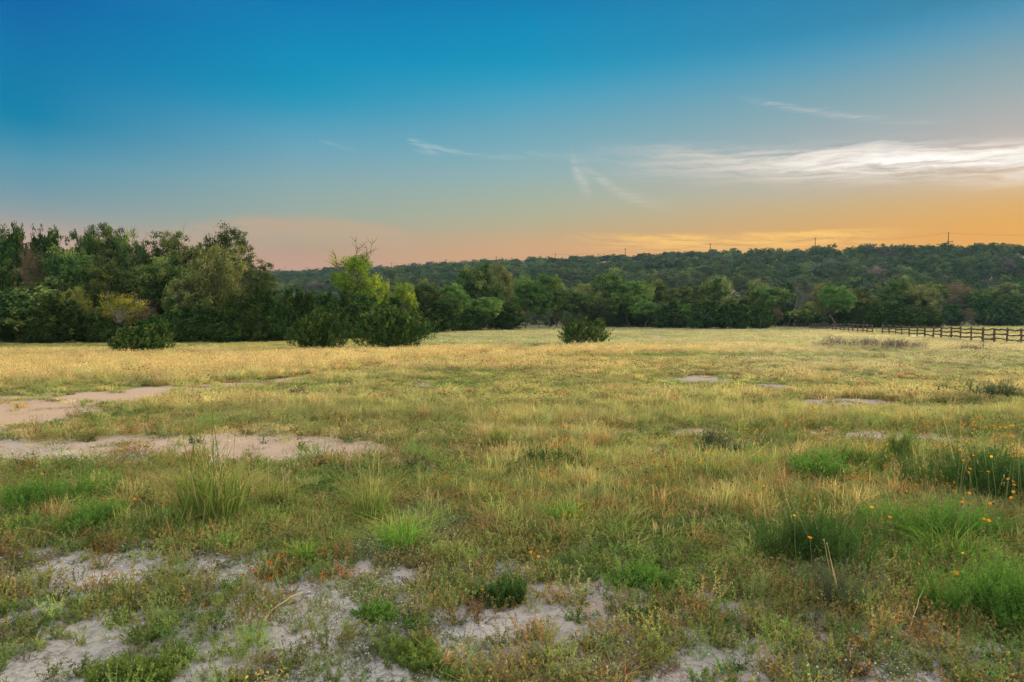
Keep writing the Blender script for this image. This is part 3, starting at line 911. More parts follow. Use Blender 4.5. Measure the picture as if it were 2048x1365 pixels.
def broadleaf(seed, h, w, mat, n_clump=26, leaves=8000, L=0.20, trunk_h=0.28, trunk_r=0.16, openness=0.0, bark='bark', stems=1, lean=0.0, low=0.30, flat=0.75, twist=0.16, bare_tips=0, clump_r=(.13, .21), tall=1.0):
    """round-headed tree: trunk with limbs, crown of leaf clumps at the limb ends"""
    rng = np.random.default_rng(seed)
    wood, crown = Bag(), Bag()
    cz = h * (low + 1) / 2; ch = h * (1 - low) / 2
    C = []
    tries = 0
    while len(C) < n_clump and tries < 4000:
        tries += 1
        d = rng.normal(size=3); d /= np.linalg.norm(d)
        rr = rng.uniform(0.35, 1.0) ** .6
        c = np.array([d[0] * w / 2 * rr * .82, d[1] * w / 2 * rr * .82, cz + d[2] * ch * rr * .84])
        c[0] += lean * w * (c[2] / h) ** 1.5
        if all(np.linalg.norm((c - q[0]) / np.array([1, 1, .8])) > (0.13 + .16 * openness) * w for q in C):
            C.append((c, rng.uniform(*clump_r) * w * (1 - .25 * openness)))
    roots = []
    for s in range(stems):
        a = rng.uniform(0, 6.28); b0 = np.array([math.cos(a), math.sin(a), 0]) * (0.12 * (stems > 1)) * w * .3
        top = np.array([rng.normal() * .05 * w + lean * w * .4, rng.normal() * .05 * w, h * (trunk_h + .22)]) + b0 * 3
        P = limb(wood, b0 + [0, 0, -.15], top, trunk_r * h / 8 / math.sqrt(stems), trunk_r * .55 * h / 8 / math.sqrt(stems), rng, twist, 7, 7)
        roots.append(P)
    per = leaves // len(C)
    tone0 = rng.uniform(.15, .72, len(C))
    for i, (c, r) in enumerate(C):
        P = roots[i % len(roots)]
        st = P[rng.integers(3, len(P))]
        k = trunk_r * h / 8
        Q = limb(wood, st, c, k * .36, k * .08, rng, twist * 1.3, 5, 4, .12)
        for _ in range(3):
            e = c + rng.normal(size=3) * r * .7; limb(wood, Q[3], e, k * .09, k * .02, rng, .2, 3, 3)
        sub = rng.integers(4, 8)
        for _ in range(sub):
            cc = c + np.clip(rng.normal(size=3), -1.2, 1.2) * r * np.array([.62, .62, .45]); 
            clump_leaves(crown, rng, cc, r * rng.uniform(.45, .72), per // sub, L, L * .62, tone0[i] + rng.normal() * .12, flat)
    for _ in range(bare_tips):
        c, r = C[rng.integers(len(C))]; d = rng.normal(size=3); d[2] = abs(d[2]) + .6; d /= np.linalg.norm(d)
        limb(wood, c, c + d * r * rng.uniform(1.4, 2.2), trunk_r * h / 8 * .14, .008, rng, .2, 5, 3)
    return wood.mesh('trunk', M[bark]), crown.mesh('crown', M[mat])


def cedar(seed, h, w, mat='cedar', sprays=260, per=34, L=0.17, spike=0.5, bark='bark', low=0.04, point=0.6, warm=0.1, bright=0.0, nl=7, lob=(.50, .95)):
    """juniper: several stems, a dense jagged crown of upswept sprays reaching nearly to the ground"""
    rng = np.random.default_rng(seed)
    wood, crown = Bag(), Bag()
    lobes = []
    for i in range(nl):
        a = i / nl * 6.28 + rng.normal() * .3; q = rng.uniform(.14, .36) * w * (i > 0)
        lobes.append((np.array([math.cos(a) * q, math.sin(a) * q]), (1.0 if i == 0 else rng.uniform(*lob)) * h, rng.uniform(.20, .32) * w))
    for (p, lh, lr) in lobes:
        limb(wood, [p[0] * .2, p[1] * .2, -.1], [p[0], p[1], lh * .85], .030 * h / 3 + .02, .008, rng, .10, 6, 5)
    for s in range(sprays):
        p, lh, lr = lobes[rng.integers(nl)]
        t = low + (1 - low) * rng.random() ** 0.85
        prof = (min(1.0, t / .22)) ** .5 * (1 - t ** (1 + 1.5 * (1 - point))) + .05
        a = rng.uniform(0, 6.28); rad = lr * 1.25 * prof * rng.uniform(.45, 1.0) ** .5
        st = np.array([p[0] + math.cos(a) * rad * .45, p[1] + math.sin(a) * rad * .45, t * lh * .93])
        d = np.array([math.cos(a), math.sin(a), .35 + spike * rng.uniform(.4, 1.6) + t * .9]); d /= np.linalg.norm(d)
        ln = rad * .65 + .11 * h * rng.uniform(.5, 1.3) * (.6 + .5 * t)
        en = st + d * ln
        tone = np.clip(.36 + bright + rng.normal() * .2 + (warm if rng.random() < .3 else 0), 0, 1)
        u = rng.random(per) ** .7
        P = st + (en - st) * u[:, None] + rng.normal(size=(per, 3)) * (.035 * h * (1.1 - u * .8))[:, None]
        al = d + rng.normal(size=(per, 3)) * .45
        N = np.array([math.cos(a), math.sin(a), .5]) * .6 + rng.normal(size=(per, 3)) * .7
        crown.leaves(P, N, L * rng.uniform(.6, 1.4, per), L * .36 * rng.uniform(.7, 1.3, per), rng, np.clip(tone + rng.normal(0, .12, per), 0, 1), along=al)
        if s % 3 == 0: limb(wood, [p[0] * .8, p[1] * .8, t * lh * .6], st, .012 * h / 3, .005, rng, .15, 3, 3)
    return wood.mesh('trunk', M[bark]), crown.mesh('crown', M[mat])


def branchy(bag, p, d, L, r, rng, depth, spread=.55, up=.15, mn=3):
    q = p + d * L
    limb(bag, p, q, r, r * .62, rng, .14, 4, 5 if depth > 2 else 3)
    if depth == 0: return
    for _ in range(rng.integers(mn, mn + 2)):
        e = d + rng.normal(size=3) * spread + np.array([0, 0, up]); e /= np.linalg.norm(e)
        branchy(bag, p + d * L * rng.uniform(.55, 1.0), e, L * rng.uniform(.55, .8), r * .52, rng, depth - 1, spread, up, mn)


def bare_tree(seed, h, bark='palebark', depth=4):
    rng = np.random.default_rng(seed); b = Bag()
    branchy(b, np.array([0, 0, -.1]), np.array([.03, 0, 1.]), h * .34, h * .022, rng, depth, .55, .22)
    return b.mesh('trunk', M[bark])


def tree_thing(name, loc, meshes, label, cat, group=None, scale=(1, 1, 1), rz=0.0, extra=None):
    o = link(name, None, None, loc); o.empty_display_size = .3
    o.rotation_euler = (0, 0, rz); o.scale = scale
    tag(o, label, cat, group)
    for nm, me in zip(('trunk', 'crown'), meshes):
        if me is not None: link(nm, me, o)
    for nm, me, lab in (extra or ()):
        c = link(nm, me, o)
        if lab: c['label'] = lab
    return o


LIB = {}


def lib(kind, v):
    """a few shapes of each kind; placed trees share them"""
    k = (kind, v)
    if k in LIB: return LIB[k]
    s = 100 + v * 7 + sum(map(ord, kind))
    if kind == 'cedar': r = (cedar(s, 5.0, 4.2, sprays=520, per=32, L=.26, point=.75), 5.0, 4.2)
    elif kind == 'spire': r = (cedar(s, 6.0, 3.6, sprays=520, per=34, L=.26, spike=.5, point=.55), 6.0, 3.0)
    elif kind == 'oak': r = (broadleaf(s, 8.0, 7.0, 'oak', 42, 15000, .24, bare_tips=3, clump_r=(.11, .17)), 8.0, 7.0)
    elif kind == 'mossy': r = (broadleaf(s, 8.0, 7.0, 'mossy', 42, 15000, .22, bare_tips=8, flat=.9, clump_r=(.11, .17)), 8.0, 7.0)
    elif kind == 'open': r = (broadleaf(s, 9.0, 6.0, 'oak', 30, 10500, .20, openness=.35, low=.42, trunk_r=.2, twist=.26, bare_tips=6, flat=.6, clump_r=(.13, .22)), 9.0, 6.0)
    elif kind == 'elm': r = (broadleaf(s, 8.0, 6.5, 'elm', 40, 14000, .24, trunk_h=.34, low=.30, clump_r=(.11, .18)), 8.0, 6.5)
    elif kind == 'gold': r = (broadleaf(s, 5.0, 4.0, 'gold', 20, 3600, .15, openness=.4, low=.35, bark='palebark', stems=3, bare_tips=14), 5.0, 4.0)
    elif kind == 'brush': r = (broadleaf(s, 4.0, 4.0, 'oak', 26, 9000, .22, low=.06, stems=4, trunk_r=.08, bare_tips=8), 4.0, 4.0)
    elif kind == 'rust': r = (broadleaf(s, 7.0, 6.0, 'rust', 26, 6500, .17, openness=.3, low=.25, bare_tips=14), 7.0, 6.0)
    elif kind == 'bare': r = ((bare_tree(s, 9.0, 'greybark', 5), None), 8.5, 7.5)
    LIB[k] = r
    return r


def put(kind, v, px, Y, top, wpx, label, name=None, group=None, rz=None):
    """a tree standing Y metres off in column px, its top at a row of the photograph"""
    ms, h0, w0 = lib(kind, v)
    if px > 1880: Y += 44
    p = at_depth(px, Y)
    h = (HORIZON - top) / F * Y + CAM_H - p.z
    w = wpx / F * Y
    names = {'cedar': 'cedar_tree', 'spire': 'cedar_tree', 'oak': 'oak_tree', 'mossy': 'oak_tree', 'open': 'oak_tree', 'elm': 'elm_tree', 'gold': 'small_golden_tree', 'brush': 'brush_shrub',
             'rust': 'withered_tree', 'bare': 'bare_tree'}
    cats = {'brush': 'shrub'}
    rng = random.Random(int(px * 13 + Y))
    return tree_thing(name or names[kind], p, ms, label, cats.get(kind, 'tree'), group, (w / w0, w / w0 * rng.uniform(.9, 1.1), h / h0), rng.uniform(0, 6.28) if rz is None else rz)


def build_trees():
    L = put
    # ---- the dense wood on the left, front to back
    L('brush', 0, 45, 49, 572, 150, 'dark leafy brush at the far left edge of the wood, under tall cedars')
    L('cedar', 1, 112, 48, 598, 105, 'dark low cedar between the leftmost brush and the golden small tree')
    L('gold', 0, 152, 49.5, 574, 62, 'small golden-leaved tree with bare pale stems, the left of two')
    L('gold', 1, 246, 50.5, 580, 92, 'small bright yellow-leaved tree above the leftmost lone bush')
    L('brush', 1, 205, 51, 612, 85, 'dim green brush between the two golden small trees')
    L('rust', 0, 290, 51, 612, 62, 'thin brownish half-bare shrub behind the leftmost lone bush', name='withered_shrub')
    L('cedar', 2, 345, 51, 600, 100, 'dark green cedar right behind the leftmost lone bush')
    L('cedar', 0, 440, 49, 648, 80, 'lowest dark cedar at the foot of the wood, left of the clipped-looking bush')
    L('cedar', 3, 405, 53, 600, 90, 'dark cedar under the pale mossy oak')
    L('spire', 0, 468, 53, 588, 66, 'narrow dark cedar just right of the pale mossy oak')
    L('cedar', 1, 520, 53, 576, 100, 'broad dark cedar in front of the leaning oak')
    L('cedar', 2, 578, 54, 582, 80, 'dark cedar behind the round lone bush, left side')
    L('cedar', 0, 655, 58, 588, 90, 'dark cedar standing behind and between the two rounded lone bushes')
    L('cedar', 3, 725, 62, 590, 95, 'dark cedar at the foot of the yellow-green tree')
    L('brush', 2, 100, 54, 556, 120, 'mid green brushy crown above the leftmost low cedar')
    L('oak', 0, 140, 60, 497, 118, 'rounded olive oak in the left wood, below the skyline spires')
    L('rust', 1, 62, 58, 488, 66, 'reddish grey half-dead tree with crooked bare limbs at far left')
    L('cedar', 3, 18, 58, 520, 90, 'dark cedar cut by the left frame edge')
    L('oak', 1, 235, 60, 520, 105, 'dark green oak above the yellow small tree')
    L('oak', 2, 310, 60, 515, 110, 'blue-green oak in the middle of the left wood')
    L('mossy', 0, 432, 58, 492, 120, 'pale yellowish mossy oak with trailing twigs, largest pale crown of the left wood')
    L('mossy', 1, 375, 57, 545, 90, 'lower pale olive oak left of the large pale mossy oak')
    L('mossy', 2, 345, 66, 512, 75, 'greyish olive oak top behind the lower pale oak')
    L('open', 0, 216, 74, 442, 78, 'tallest open oak on the skyline of the left wood, trunk seen against the sky')
    L('open', 1, 458, 70, 452, 100, 'twisted open oak leaning right on the skyline, right end of the left wood')
    L('open', 2, 340, 72, 456, 105, 'wide lacy oak on the skyline between the two twisted skyline oaks')
    L('oak', 3, 172, 72, 458, 70, 'rounded oak crown on the skyline left of the tallest open oak')
    L('oak', 0, 268, 72, 464, 74, 'rounded oak crown on the skyline right of the tallest open oak')
    L('oak', 1, 405, 74, 474, 66, 'small lacy oak crown on the skyline left of the leaning twisted oak')
    L('open', 3, 508, 66, 520, 86, 'dark low oak reaching right past the end of the left wood')
    L('spire', 1, 5, 66, 460, 78, 'dark cedar top at the far left end of the skyline')
    L('spire', 2, 38, 68, 453, 58, 'tallest pointed cedar of the left skyline')
    L('spire', 0, 78, 70, 466, 56, 'slender cedar top third from the left on the skyline')
    L('spire', 3, 112, 68, 462, 60, 'pointed cedar top just left of the bare leaning snag')
    L('cedar', 2, 95, 66, 480, 90, 'broad dark cedar filling the wood under the pointed skyline tops')
    tw = Bag(); rg = np.random.default_rng(3); q = limb(tw, [0, 0, 5.5], [.75, 0, 8.9], .09, .02, rg, .08, 6, 5); limb(tw, [0, 0, -.1], [0, 0, 5.5], .14, .09, rg, .05, 5, 5)
    for k in (2, 3, 4): limb(tw, q[k], q[k] + np.array([rg.normal() * .5, 0, .7]), .03, .01, rg, .1, 3, 3)
    tree_thing('bare_snag', at_depth(130, 66), (tw.mesh('trunk', M['deadwood']), None), 'thin bare dead snag leaning right above the left skyline', 'tree')
    # filler trunks of the same wood that nothing tells apart
    rng = random.Random(5)
    for i in range(26):
        px = -330 + i * 34 + rng.uniform(-12, 12)
        if px > 520: break
        Y = rng.uniform(60, 82); kind = rng.choice(['cedar', 'oak', 'oak', 'cedar', 'brush'])
        top = np.interp(px, [-400, 0, 100, 200, 300, 400, 500, 540], [470, 486, 492, 482, 486, 492, 530, 560]) + rng.uniform(4, 60)
        L(kind, rng.randrange(4), px, Y, top, rng.uniform(80, 120), 'dim green tree merging with its neighbours inside the left wood', name='woodland_tree', group='indistinct trees inside the left wood')
    for i, (px, Y, top, wd) in enumerate(((372, 49, 640, 70), (478, 51, 612, 74), (515, 51, 600, 70), (548, 52, 594, 74), (600, 54, 584, 80), (622, 55, 590, 70), (690, 60, 592, 80), (746, 66, 594, 80), (20, 49, 628, 80), (80, 48.5, 640, 70), (180, 49, 640, 60), (215, 49, 636, 60))):
        L('cedar', i % 4, px, Y, top, wd, 'dark low cedar in the unbroken skirt along the foot of the left wood', group='low cedars skirting the left wood')
    # ---- yellow-green tree with dead top
    ms = broadleaf(77, 9.0, 5.2, 'yellow', 34, 10500, .22, openness=.1, low=.12, trunk_h=.42, flat=1.1, lean=-.02, clump_r=(.13, .20))
    p = at_depth(718, 72); h = (HORIZON - 488) / F * 72 + CAM_H; w = 104 / F * 72
    dead = Bag(); rg = np.random.default_rng(6)
    for (dx, z0, dz, ln) in ((-.35, 6.8, 9.2, -.15), (.75, 6.2, 8.9, 1.0), (-1.3, 6.4, 8.0, -1.8), (.5, 6.5, 8.6, .55)):
        q = limb(dead, [dx * .4, 0, z0 - 1.5], [ln + dx * .5, rg.normal() * .2, dz], .085, .02, rg, .10, 7, 5)
        for k in (3, 4, 5, 6):
            for _ in range(3):
                e = q[k] + np.array([rg.normal() * .5 + ln * .15, rg.normal() * .3, rg.uniform(.25, .8)]); limb(dead, q[k], e, .035, .012, rg, .12, 4, 3)
    tree_thing('yellow_green_tree', p, ms, 'tall yellow-green tree with bare dead branches rising from its top', 'tree', None, (w / 5.2, w / 5.2, h / 9.0), 0.0,
               [('dead_branches', dead.mesh('dead_branches', M['deadwood']), 'bare brown dead branches sticking up')])
    tree_thing('yellow_green_tree', at_depth(806, 82), broadleaf(78, 6.0, 5.0, 'yellow', 24, 7500, .24, low=.1, flat=1.0), 'smaller yellow-green tree right of the dead-topped one', 'tree', None,
               (56 / F * 82 / 5, 56 / F * 82 / 5, ((HORIZON - 562) / F * 82 + CAM_H) / 6), 1.0)
    tree_thing('yellow_green_tree', at_depth(768, 76), ms, 'middle yellow-green crown reaching right under the dead branches', 'tree', None,
               (38 / F * 76 / 5.2, 38 / F * 76 / 5.2, ((HORIZON - 548) / F * 76 + CAM_H) / 9.0), 2.2)
    # ---- the middle of the wood's edge
    L('cedar', 1, 690, 66, 585, 90, 'dark cedar left of the yellow-green trees')
    L('cedar', 2, 790, 72, 598, 100, 'dark cedar behind the wide lone bush')
    L('oak', 2, 848, 88, 560, 75, 'oak behind and right of the smaller yellow-green tree')
    L('cedar', 0, 872, 86, 604, 92, 'dark cedar just right of the wide lone bush, at the field edge')
    L('elm', 0, 905, 92, 566, 75, 'fresh green tree above the field-edge cedars left of centre')
    L('oak', 3, 960, 108, 524, 90, 'tall olive oak on the left of the middle treeline')
    L('mossy', 0, 1000, 116, 528, 62, 'paler olive crown beside the tall olive oak')
    L('oak', 0, 930, 112, 545, 64, 'dark oak behind the tall olive oak, its left shoulder')
    L('elm', 1, 965, 98, 590, 82, 'light green tree low before the tall olive oak')
    L('cedar', 3, 1012, 104, 602, 84, 'rounded dark cedar at the field edge left of the pale-trunked tree')
    L('cedar', 1, 935, 97, 618, 70, 'short dark cedar at the field edge under the light green tree')
    L('elm', 2, 1052, 124, 550, 70, 'green tree left of the pale-trunked elm')
    L('elm', 3, 1100, 128, 548, 76, 'tall elm with a pale straight trunk behind the centre lone bush')
    L('elm', 0, 1078, 126, 572, 60, 'lower elm crown left of the pale straight trunk')
    L('oak', 1, 1150, 134, 575, 72, 'oak directly behind the centre lone bush')
    L('oak', 2, 1222, 142, 537, 76, 'tall oak right of the centre lone bush')
    L('elm', 1, 1262, 138, 556, 92, 'broad light green elm with thin trunks at the meadow end')
    L('oak', 3, 1312, 150, 554, 60, 'dark oak crown right of the broad light green elm')
    L('oak', 0, 1205, 132, 590, 70, 'low green oak at the meadow end, left of the thin trunks')
    L('elm', 2, 1290, 132, 600, 70, 'low spreading green tree with thin pale trunks at the meadow end')
    L('oak', 1, 1358, 140, 568, 70, 'round green oak above the long dark cedar clump')
    L('mossy', 1, 1432, 152, 550, 68, 'pale open-branched oak above the long dark cedar clump')
    L('cedar', 2, 1345, 126, 604, 76, 'dark cedar left of the long dark cedar clump')
    L('cedar', 0, 1412, 116, 602, 76, 'left half of the dark cedar clump standing out on the field')
    L('cedar', 3, 1466, 115, 600, 80, 'right half of the dark cedar clump standing out on the field')
    L('cedar', 1, 1522, 120, 606, 48, 'small dark cedar right of the cedar clump on the field')
    L('rust', 2, 1550, 132, 612, 36, 'small reddish bare-twigged shrub left of the grey bare tree', name='withered_shrub')
    L('mossy', 2, 1515, 158, 556, 54, 'pale grey-green tree left of the grey bare tree')
    L('bare', 0, 1590, 138, 540, 84, 'grey leafless tree with a thick trunk behind the fence end')
    L('oak', 2, 1575, 150, 580, 66, 'dark oak behind the grey leafless tree')
    L('brush', 3, 1612, 132, 612, 60, 'dark brush under the grey leafless tree, at the far fence end')
    L('elm', 3, 1672, 126, 571, 72, 'bright green round-headed tree with thin trunks behind the far fence')
    L('oak', 3, 1718, 136, 574, 62, 'olive oak right of the bright green round-headed tree')
    L('cedar', 2, 1735, 126, 612, 64, 'dark cedar behind the fence gap')
    L('oak', 0, 1798, 146, 552, 70, 'tall green oak rising over the cedars behind the fence')
    L('cedar', 0, 1792, 124, 606, 86, 'widest dark cedar behind the near fence section')
    L('open', 0, 1856, 142, 562, 76, 'open oak with one bright bare branch over the near fence')
    L('cedar', 3, 1855, 126, 618, 56, 'short dark cedar below the open oak with the bright branch')
    L('rust', 3, 1905, 140, 562, 66, 'brownish withered crown behind the near fence')
    L('oak', 1, 1955, 138, 574, 74, 'dark green oak right of the brownish withered crown')
    L('rust', 0, 1930, 128, 616, 40, 'low reddish withered shrub behind the near fence', name='withered_shrub')
    L('cedar', 1, 1985, 130, 590, 66, 'dark cedar second from the right frame edge')
    L('oak', 2, 2035, 132, 582, 72, 'dark oak cut by the right frame edge')
    L('cedar', 2, 2020, 127, 616, 60, 'low dark cedar at the right end of the wood edge')
    L('cedar', 0, 1895, 130, 610, 60, 'dark cedar below the brownish withered crown')
    rng = random.Random(9)
    for i in range(34):
        px = 820 + i * 38 + rng.uniform(-12, 12)
        if 1080 < px < 1110: continue
        Y = float(edge_depth(px)) + rng.uniform(7, 26); kind = rng.choice(['mossy', 'oak', 'elm', 'elm', 'cedar', 'mossy'])
        L(kind, rng.randrange(4), px, Y, rng.uniform(562, 606), rng.uniform(58, 82), 'green tree lost among others along the far edge of the field', name='woodland_tree', group='indistinct trees along the far edge')

    # ---- the lone bushes out on the grass
    def bush(px, py, top, wpx, label, seed, **kw):
        p = at(px, py); p.z = float(H(p.x, p.y)); h = (py - top) / F * p.y * .92; w = wpx / F * p.y * .90
        tree_thing('juniper_bush', p, cedar(seed, h, w, 'juniper', **kw), label, 'bush')
    bush(288, 712, 634, 118, 'low spreading bright green juniper bush, leftmost of the four on the grass', 501, sprays=620, per=36, L=.12, spike=.45, point=.82, warm=.0, bright=.16, nl=10, lob=(.6, .95))
    bush(640, 705, 612, 124, 'egg-shaped dense juniper bush, second from left on the grass', 502, sprays=900, per=36, L=.12, spike=.7, point=.82, bright=.06, nl=12, lob=(.62, .9))
    bush(782, 700, 606, 182, 'widest dome-shaped juniper bush, its right side tinged brown', 503, sprays=1100, per=36, L=.12, spike=.5, point=.9, warm=.28, bright=.02, nl=15, lob=(.68, .9))
    bush(1168, 694, 630, 120, 'ragged lone juniper bush in the middle of the field, split in two tops', 504, sprays=420, per=32, L=.12, spike=.5, point=.8, warm=.15, bright=.08)


def build_hill_wood():
    rng = np.random.default_rng(15)
    mat, nt, out = new_mat('hill_foliage')
    c = attr(nt, 'icol', 'INSTANCER', 'Color'); k = attr(nt, 'tint') * 0.6 + 0.68
    vm = nt.nodes.new('ShaderNodeVectorMath'); vm.operation = 'SCALE'; nt.links.new(c.s, vm.inputs[0]); nt.links.new(k.s, vm.inputs['Scale'])
    leafy(nt, out, E(nt, vm.outputs[0]), .28)
    M['hill'] = mat
    tm = []
    for v in range(6):
        w, c_ = broadleaf(700 + v, 6.5, 6.0, 'hill', 16, 1700, .42, low=.12, openness=.2 * (v % 3 == 0), bare_tips=2, trunk_r=.13)
        tm.append((w, c_))
    for v in range(3):
        tm.append(cedar(750 + v, 5.5, 4.6, 'hill', sprays=120, per=16, L=.40))
    objs = []
    for w, c_ in tm:       # trunk and crown joined so that one instance is one tree
        n0 = len(w.vertices); V = np.empty(n0 * 3, np.float32); w.vertices.foreach_get('co', V)
        n1 = len(c_.vertices); V1 = np.empty(n1 * 3, np.float32); c_.vertices.foreach_get('co', V1)
        q0 = np.empty(len(w.loops), np.int32); w.loops.foreach_get('vertex_index', q0); q1 = np.empty(len(c_.loops), np.int32); c_.loops.foreach_get('vertex_index', q1)
        t1 = np.empty(len(c_.polygons), np.float32); c_.attributes['tint'].data.foreach_get('value', t1)
        me = np_mesh('hill_tree', np.concatenate([V, V1]).reshape(-1, 3), np.concatenate([q0, q1 + n0]).reshape(-1, 4), M['bark'], np.concatenate([np.zeros(len(w.polygons)), t1]))
        me.materials.append(mat)
        me.polygons.foreach_set('material_index', np.concatenate([np.zeros(len(w.polygons)), np.ones(len(c_.polygons))]).astype(np.int32))
        objs.append(template(me))
    # points evenly spread as seen, so nearer slopes stand denser
    us, ds = [], []
    d = 105.0
    while d < 960:
        sp = max(3.7, d * 0.0105)
        n = int(2.5 * d / sp)
        us.append(rng.uniform(-1.2, 1.3, n)); ds.append(d + rng.uniform(-.6, .6, n) * sp); d += sp
    u, y = np.concatenate(us), np.concatenate(ds); x = u * y; px = 1024 + u * F
    k = (y > edge_depth(np.clip(px, -700, 2700)) + 22) & (y < np.interp(px, RI_PX, RI_Y) + 45) & (rng.random(len(y)) < .92)
    x, y, px = x[k], y[k], px[k]; n = len(x)
    kind = np.where(rng.random(n) < .68, rng.integers(0, 6, n), rng.integers(6, 9, n))
    nn = fbm(x * .03, y * .03, 131, 3)
    g = rng.random((n, 1))
    C = np.array([.050, .088, .042]) * (1 - g) + np.array([.11, .15, .066]) * g
    C = np.where((rng.random(n) < .05)[:, None], np.array([.13, .125, .10]), C)
    C = np.where((rng.random(n) < .08)[:, None], np.array([.15, .20, .06]), C)
    C = vary(C * (.62 + .55 * nn[:, None]), rng, .13)
    yr = np.interp(px, RI_PX, RI_Y)
    s = rng.choice([.58, .72, .82, .98], n) * rng.uniform(.85, 1.15, n) * np.clip(y / 420, .95, 1.5)
    s = np.where((rng.random(n) < .03) & (np.abs(y - yr) < 60), s * 1.35, s)
    SC = np.stack([s, s, s * rng.uniform(.75, 1.05, n) * np.where(y > 420, .8, 1)], 1)
    rot = np.stack([rng.normal(0, .05, n), rng.normal(0, .05, n), rng.uniform(0, 6.28, n)], 1)
    gn_scatter('hillside_wood', np.stack([x, y, H(x, y) - .3], 1), kind, rot, SC, C, objs, 'dense dark green wood covering the whole long hillside up to the ridge', 'wood')
    return n


# ------------------------------------------------------------------ fence
def build_fence():
    A, B = np.array([33.4, 44.7]), np.array([53.7, 122.0]); D = (B - A) / np.linalg.norm(B - A)

    def on(px):
        u = (px - 1024) / F
        t = (u * A[1] - A[0]) / (D[0] - u * D[1]); return A + D * t
    right = [1764.6, 1777.8, 1791.4, 1803.5, 1819, 1834, 1849.5, 1866.6, 1882.3, 1902.6, 1921, 1941.8, 1965.9, 1988.9, 2014, 2043, 2079, 2122, 2172]
    left = [1619, 1625, 1632, 1639, 1646, 1654.5, 1665, 1672, 1680.6, 1688, 1697, 1705.7, 1715, 1725.5, 1734, 1745]
    rng = np.random.default_rng(44)

    def section(cols, label):
        pts = [on(c) for c in cols]
        base = pts[-1]
        root = link('split_rail_fence', None, None, (base[0], base[1], float(H(*base)))); tag(root, label, 'fence', 'split rail fence sections')
        o = np.array([base[0], base[1], float(H(*base))])
        g = [np.array([p[0], p[1], float(H(*p))]) - o for p in pts]
        hts = (.36, .68, 1.0)
        for i, p in enumerate(g):
            pb = Bag(); hh = 1.16 + rng.normal() * .05; lx, ly = rng.normal(size=2) * .03
            r = .072 * rng.uniform(.85, 1.15)
            P = [p + np.array([lx * t, ly * t, t * hh - .2 * (1 - t)]) + np.append(rng.normal(size=2) * .008, 0) for t in (0, .3, .6, .9, 1.0, 1.005)]
            pb.tube(P, np.array([1.1, 1, .97, .95, .85, .05]) * r, 8, rng.random() * .9)
            link('post', pb.mesh('post', M['fence'], True), root)
            if i + 1 < len(g):
                q = g[i + 1]
                for hgt in hts:
                    rb = Bag(); sdm = np.array([-D[1], D[0], 0]) * (.085 + rng.normal() * .015)
                    d3 = (q - p) / np.linalg.norm(q - p)
                    a = p - d3 * .12 + sdm + np.array([0, 0, hgt + rng.normal() * .025 + (i % 2) * .05]); b = q + d3 * .12 + sdm + np.array([0, 0, hgt + rng.normal() * .025 + (i % 2) * .05])
                    t = np.linspace(0, 1, 7)[:, None]
                    PP = a + (b - a) * t + rng.normal(size=(7, 3)) * .020 + np.array([0, 0, -.03]) * np.sin(t * np.pi)
                    rr = .052 * rng.uniform(.8, 1.25) * (1 + rng.normal(size=7) * .10); rr[0] *= .7; rr[-1] *= .7
                    rb.tube(PP, rr, 6, rng.random() * .9)
                    link('rail', rb.mesh('rail', M['fence'], True), root)
    section(right, 'near section of dark split rail fence, right of the gap')
    section(left, 'far section of dark split rail fence, running left into the trees')


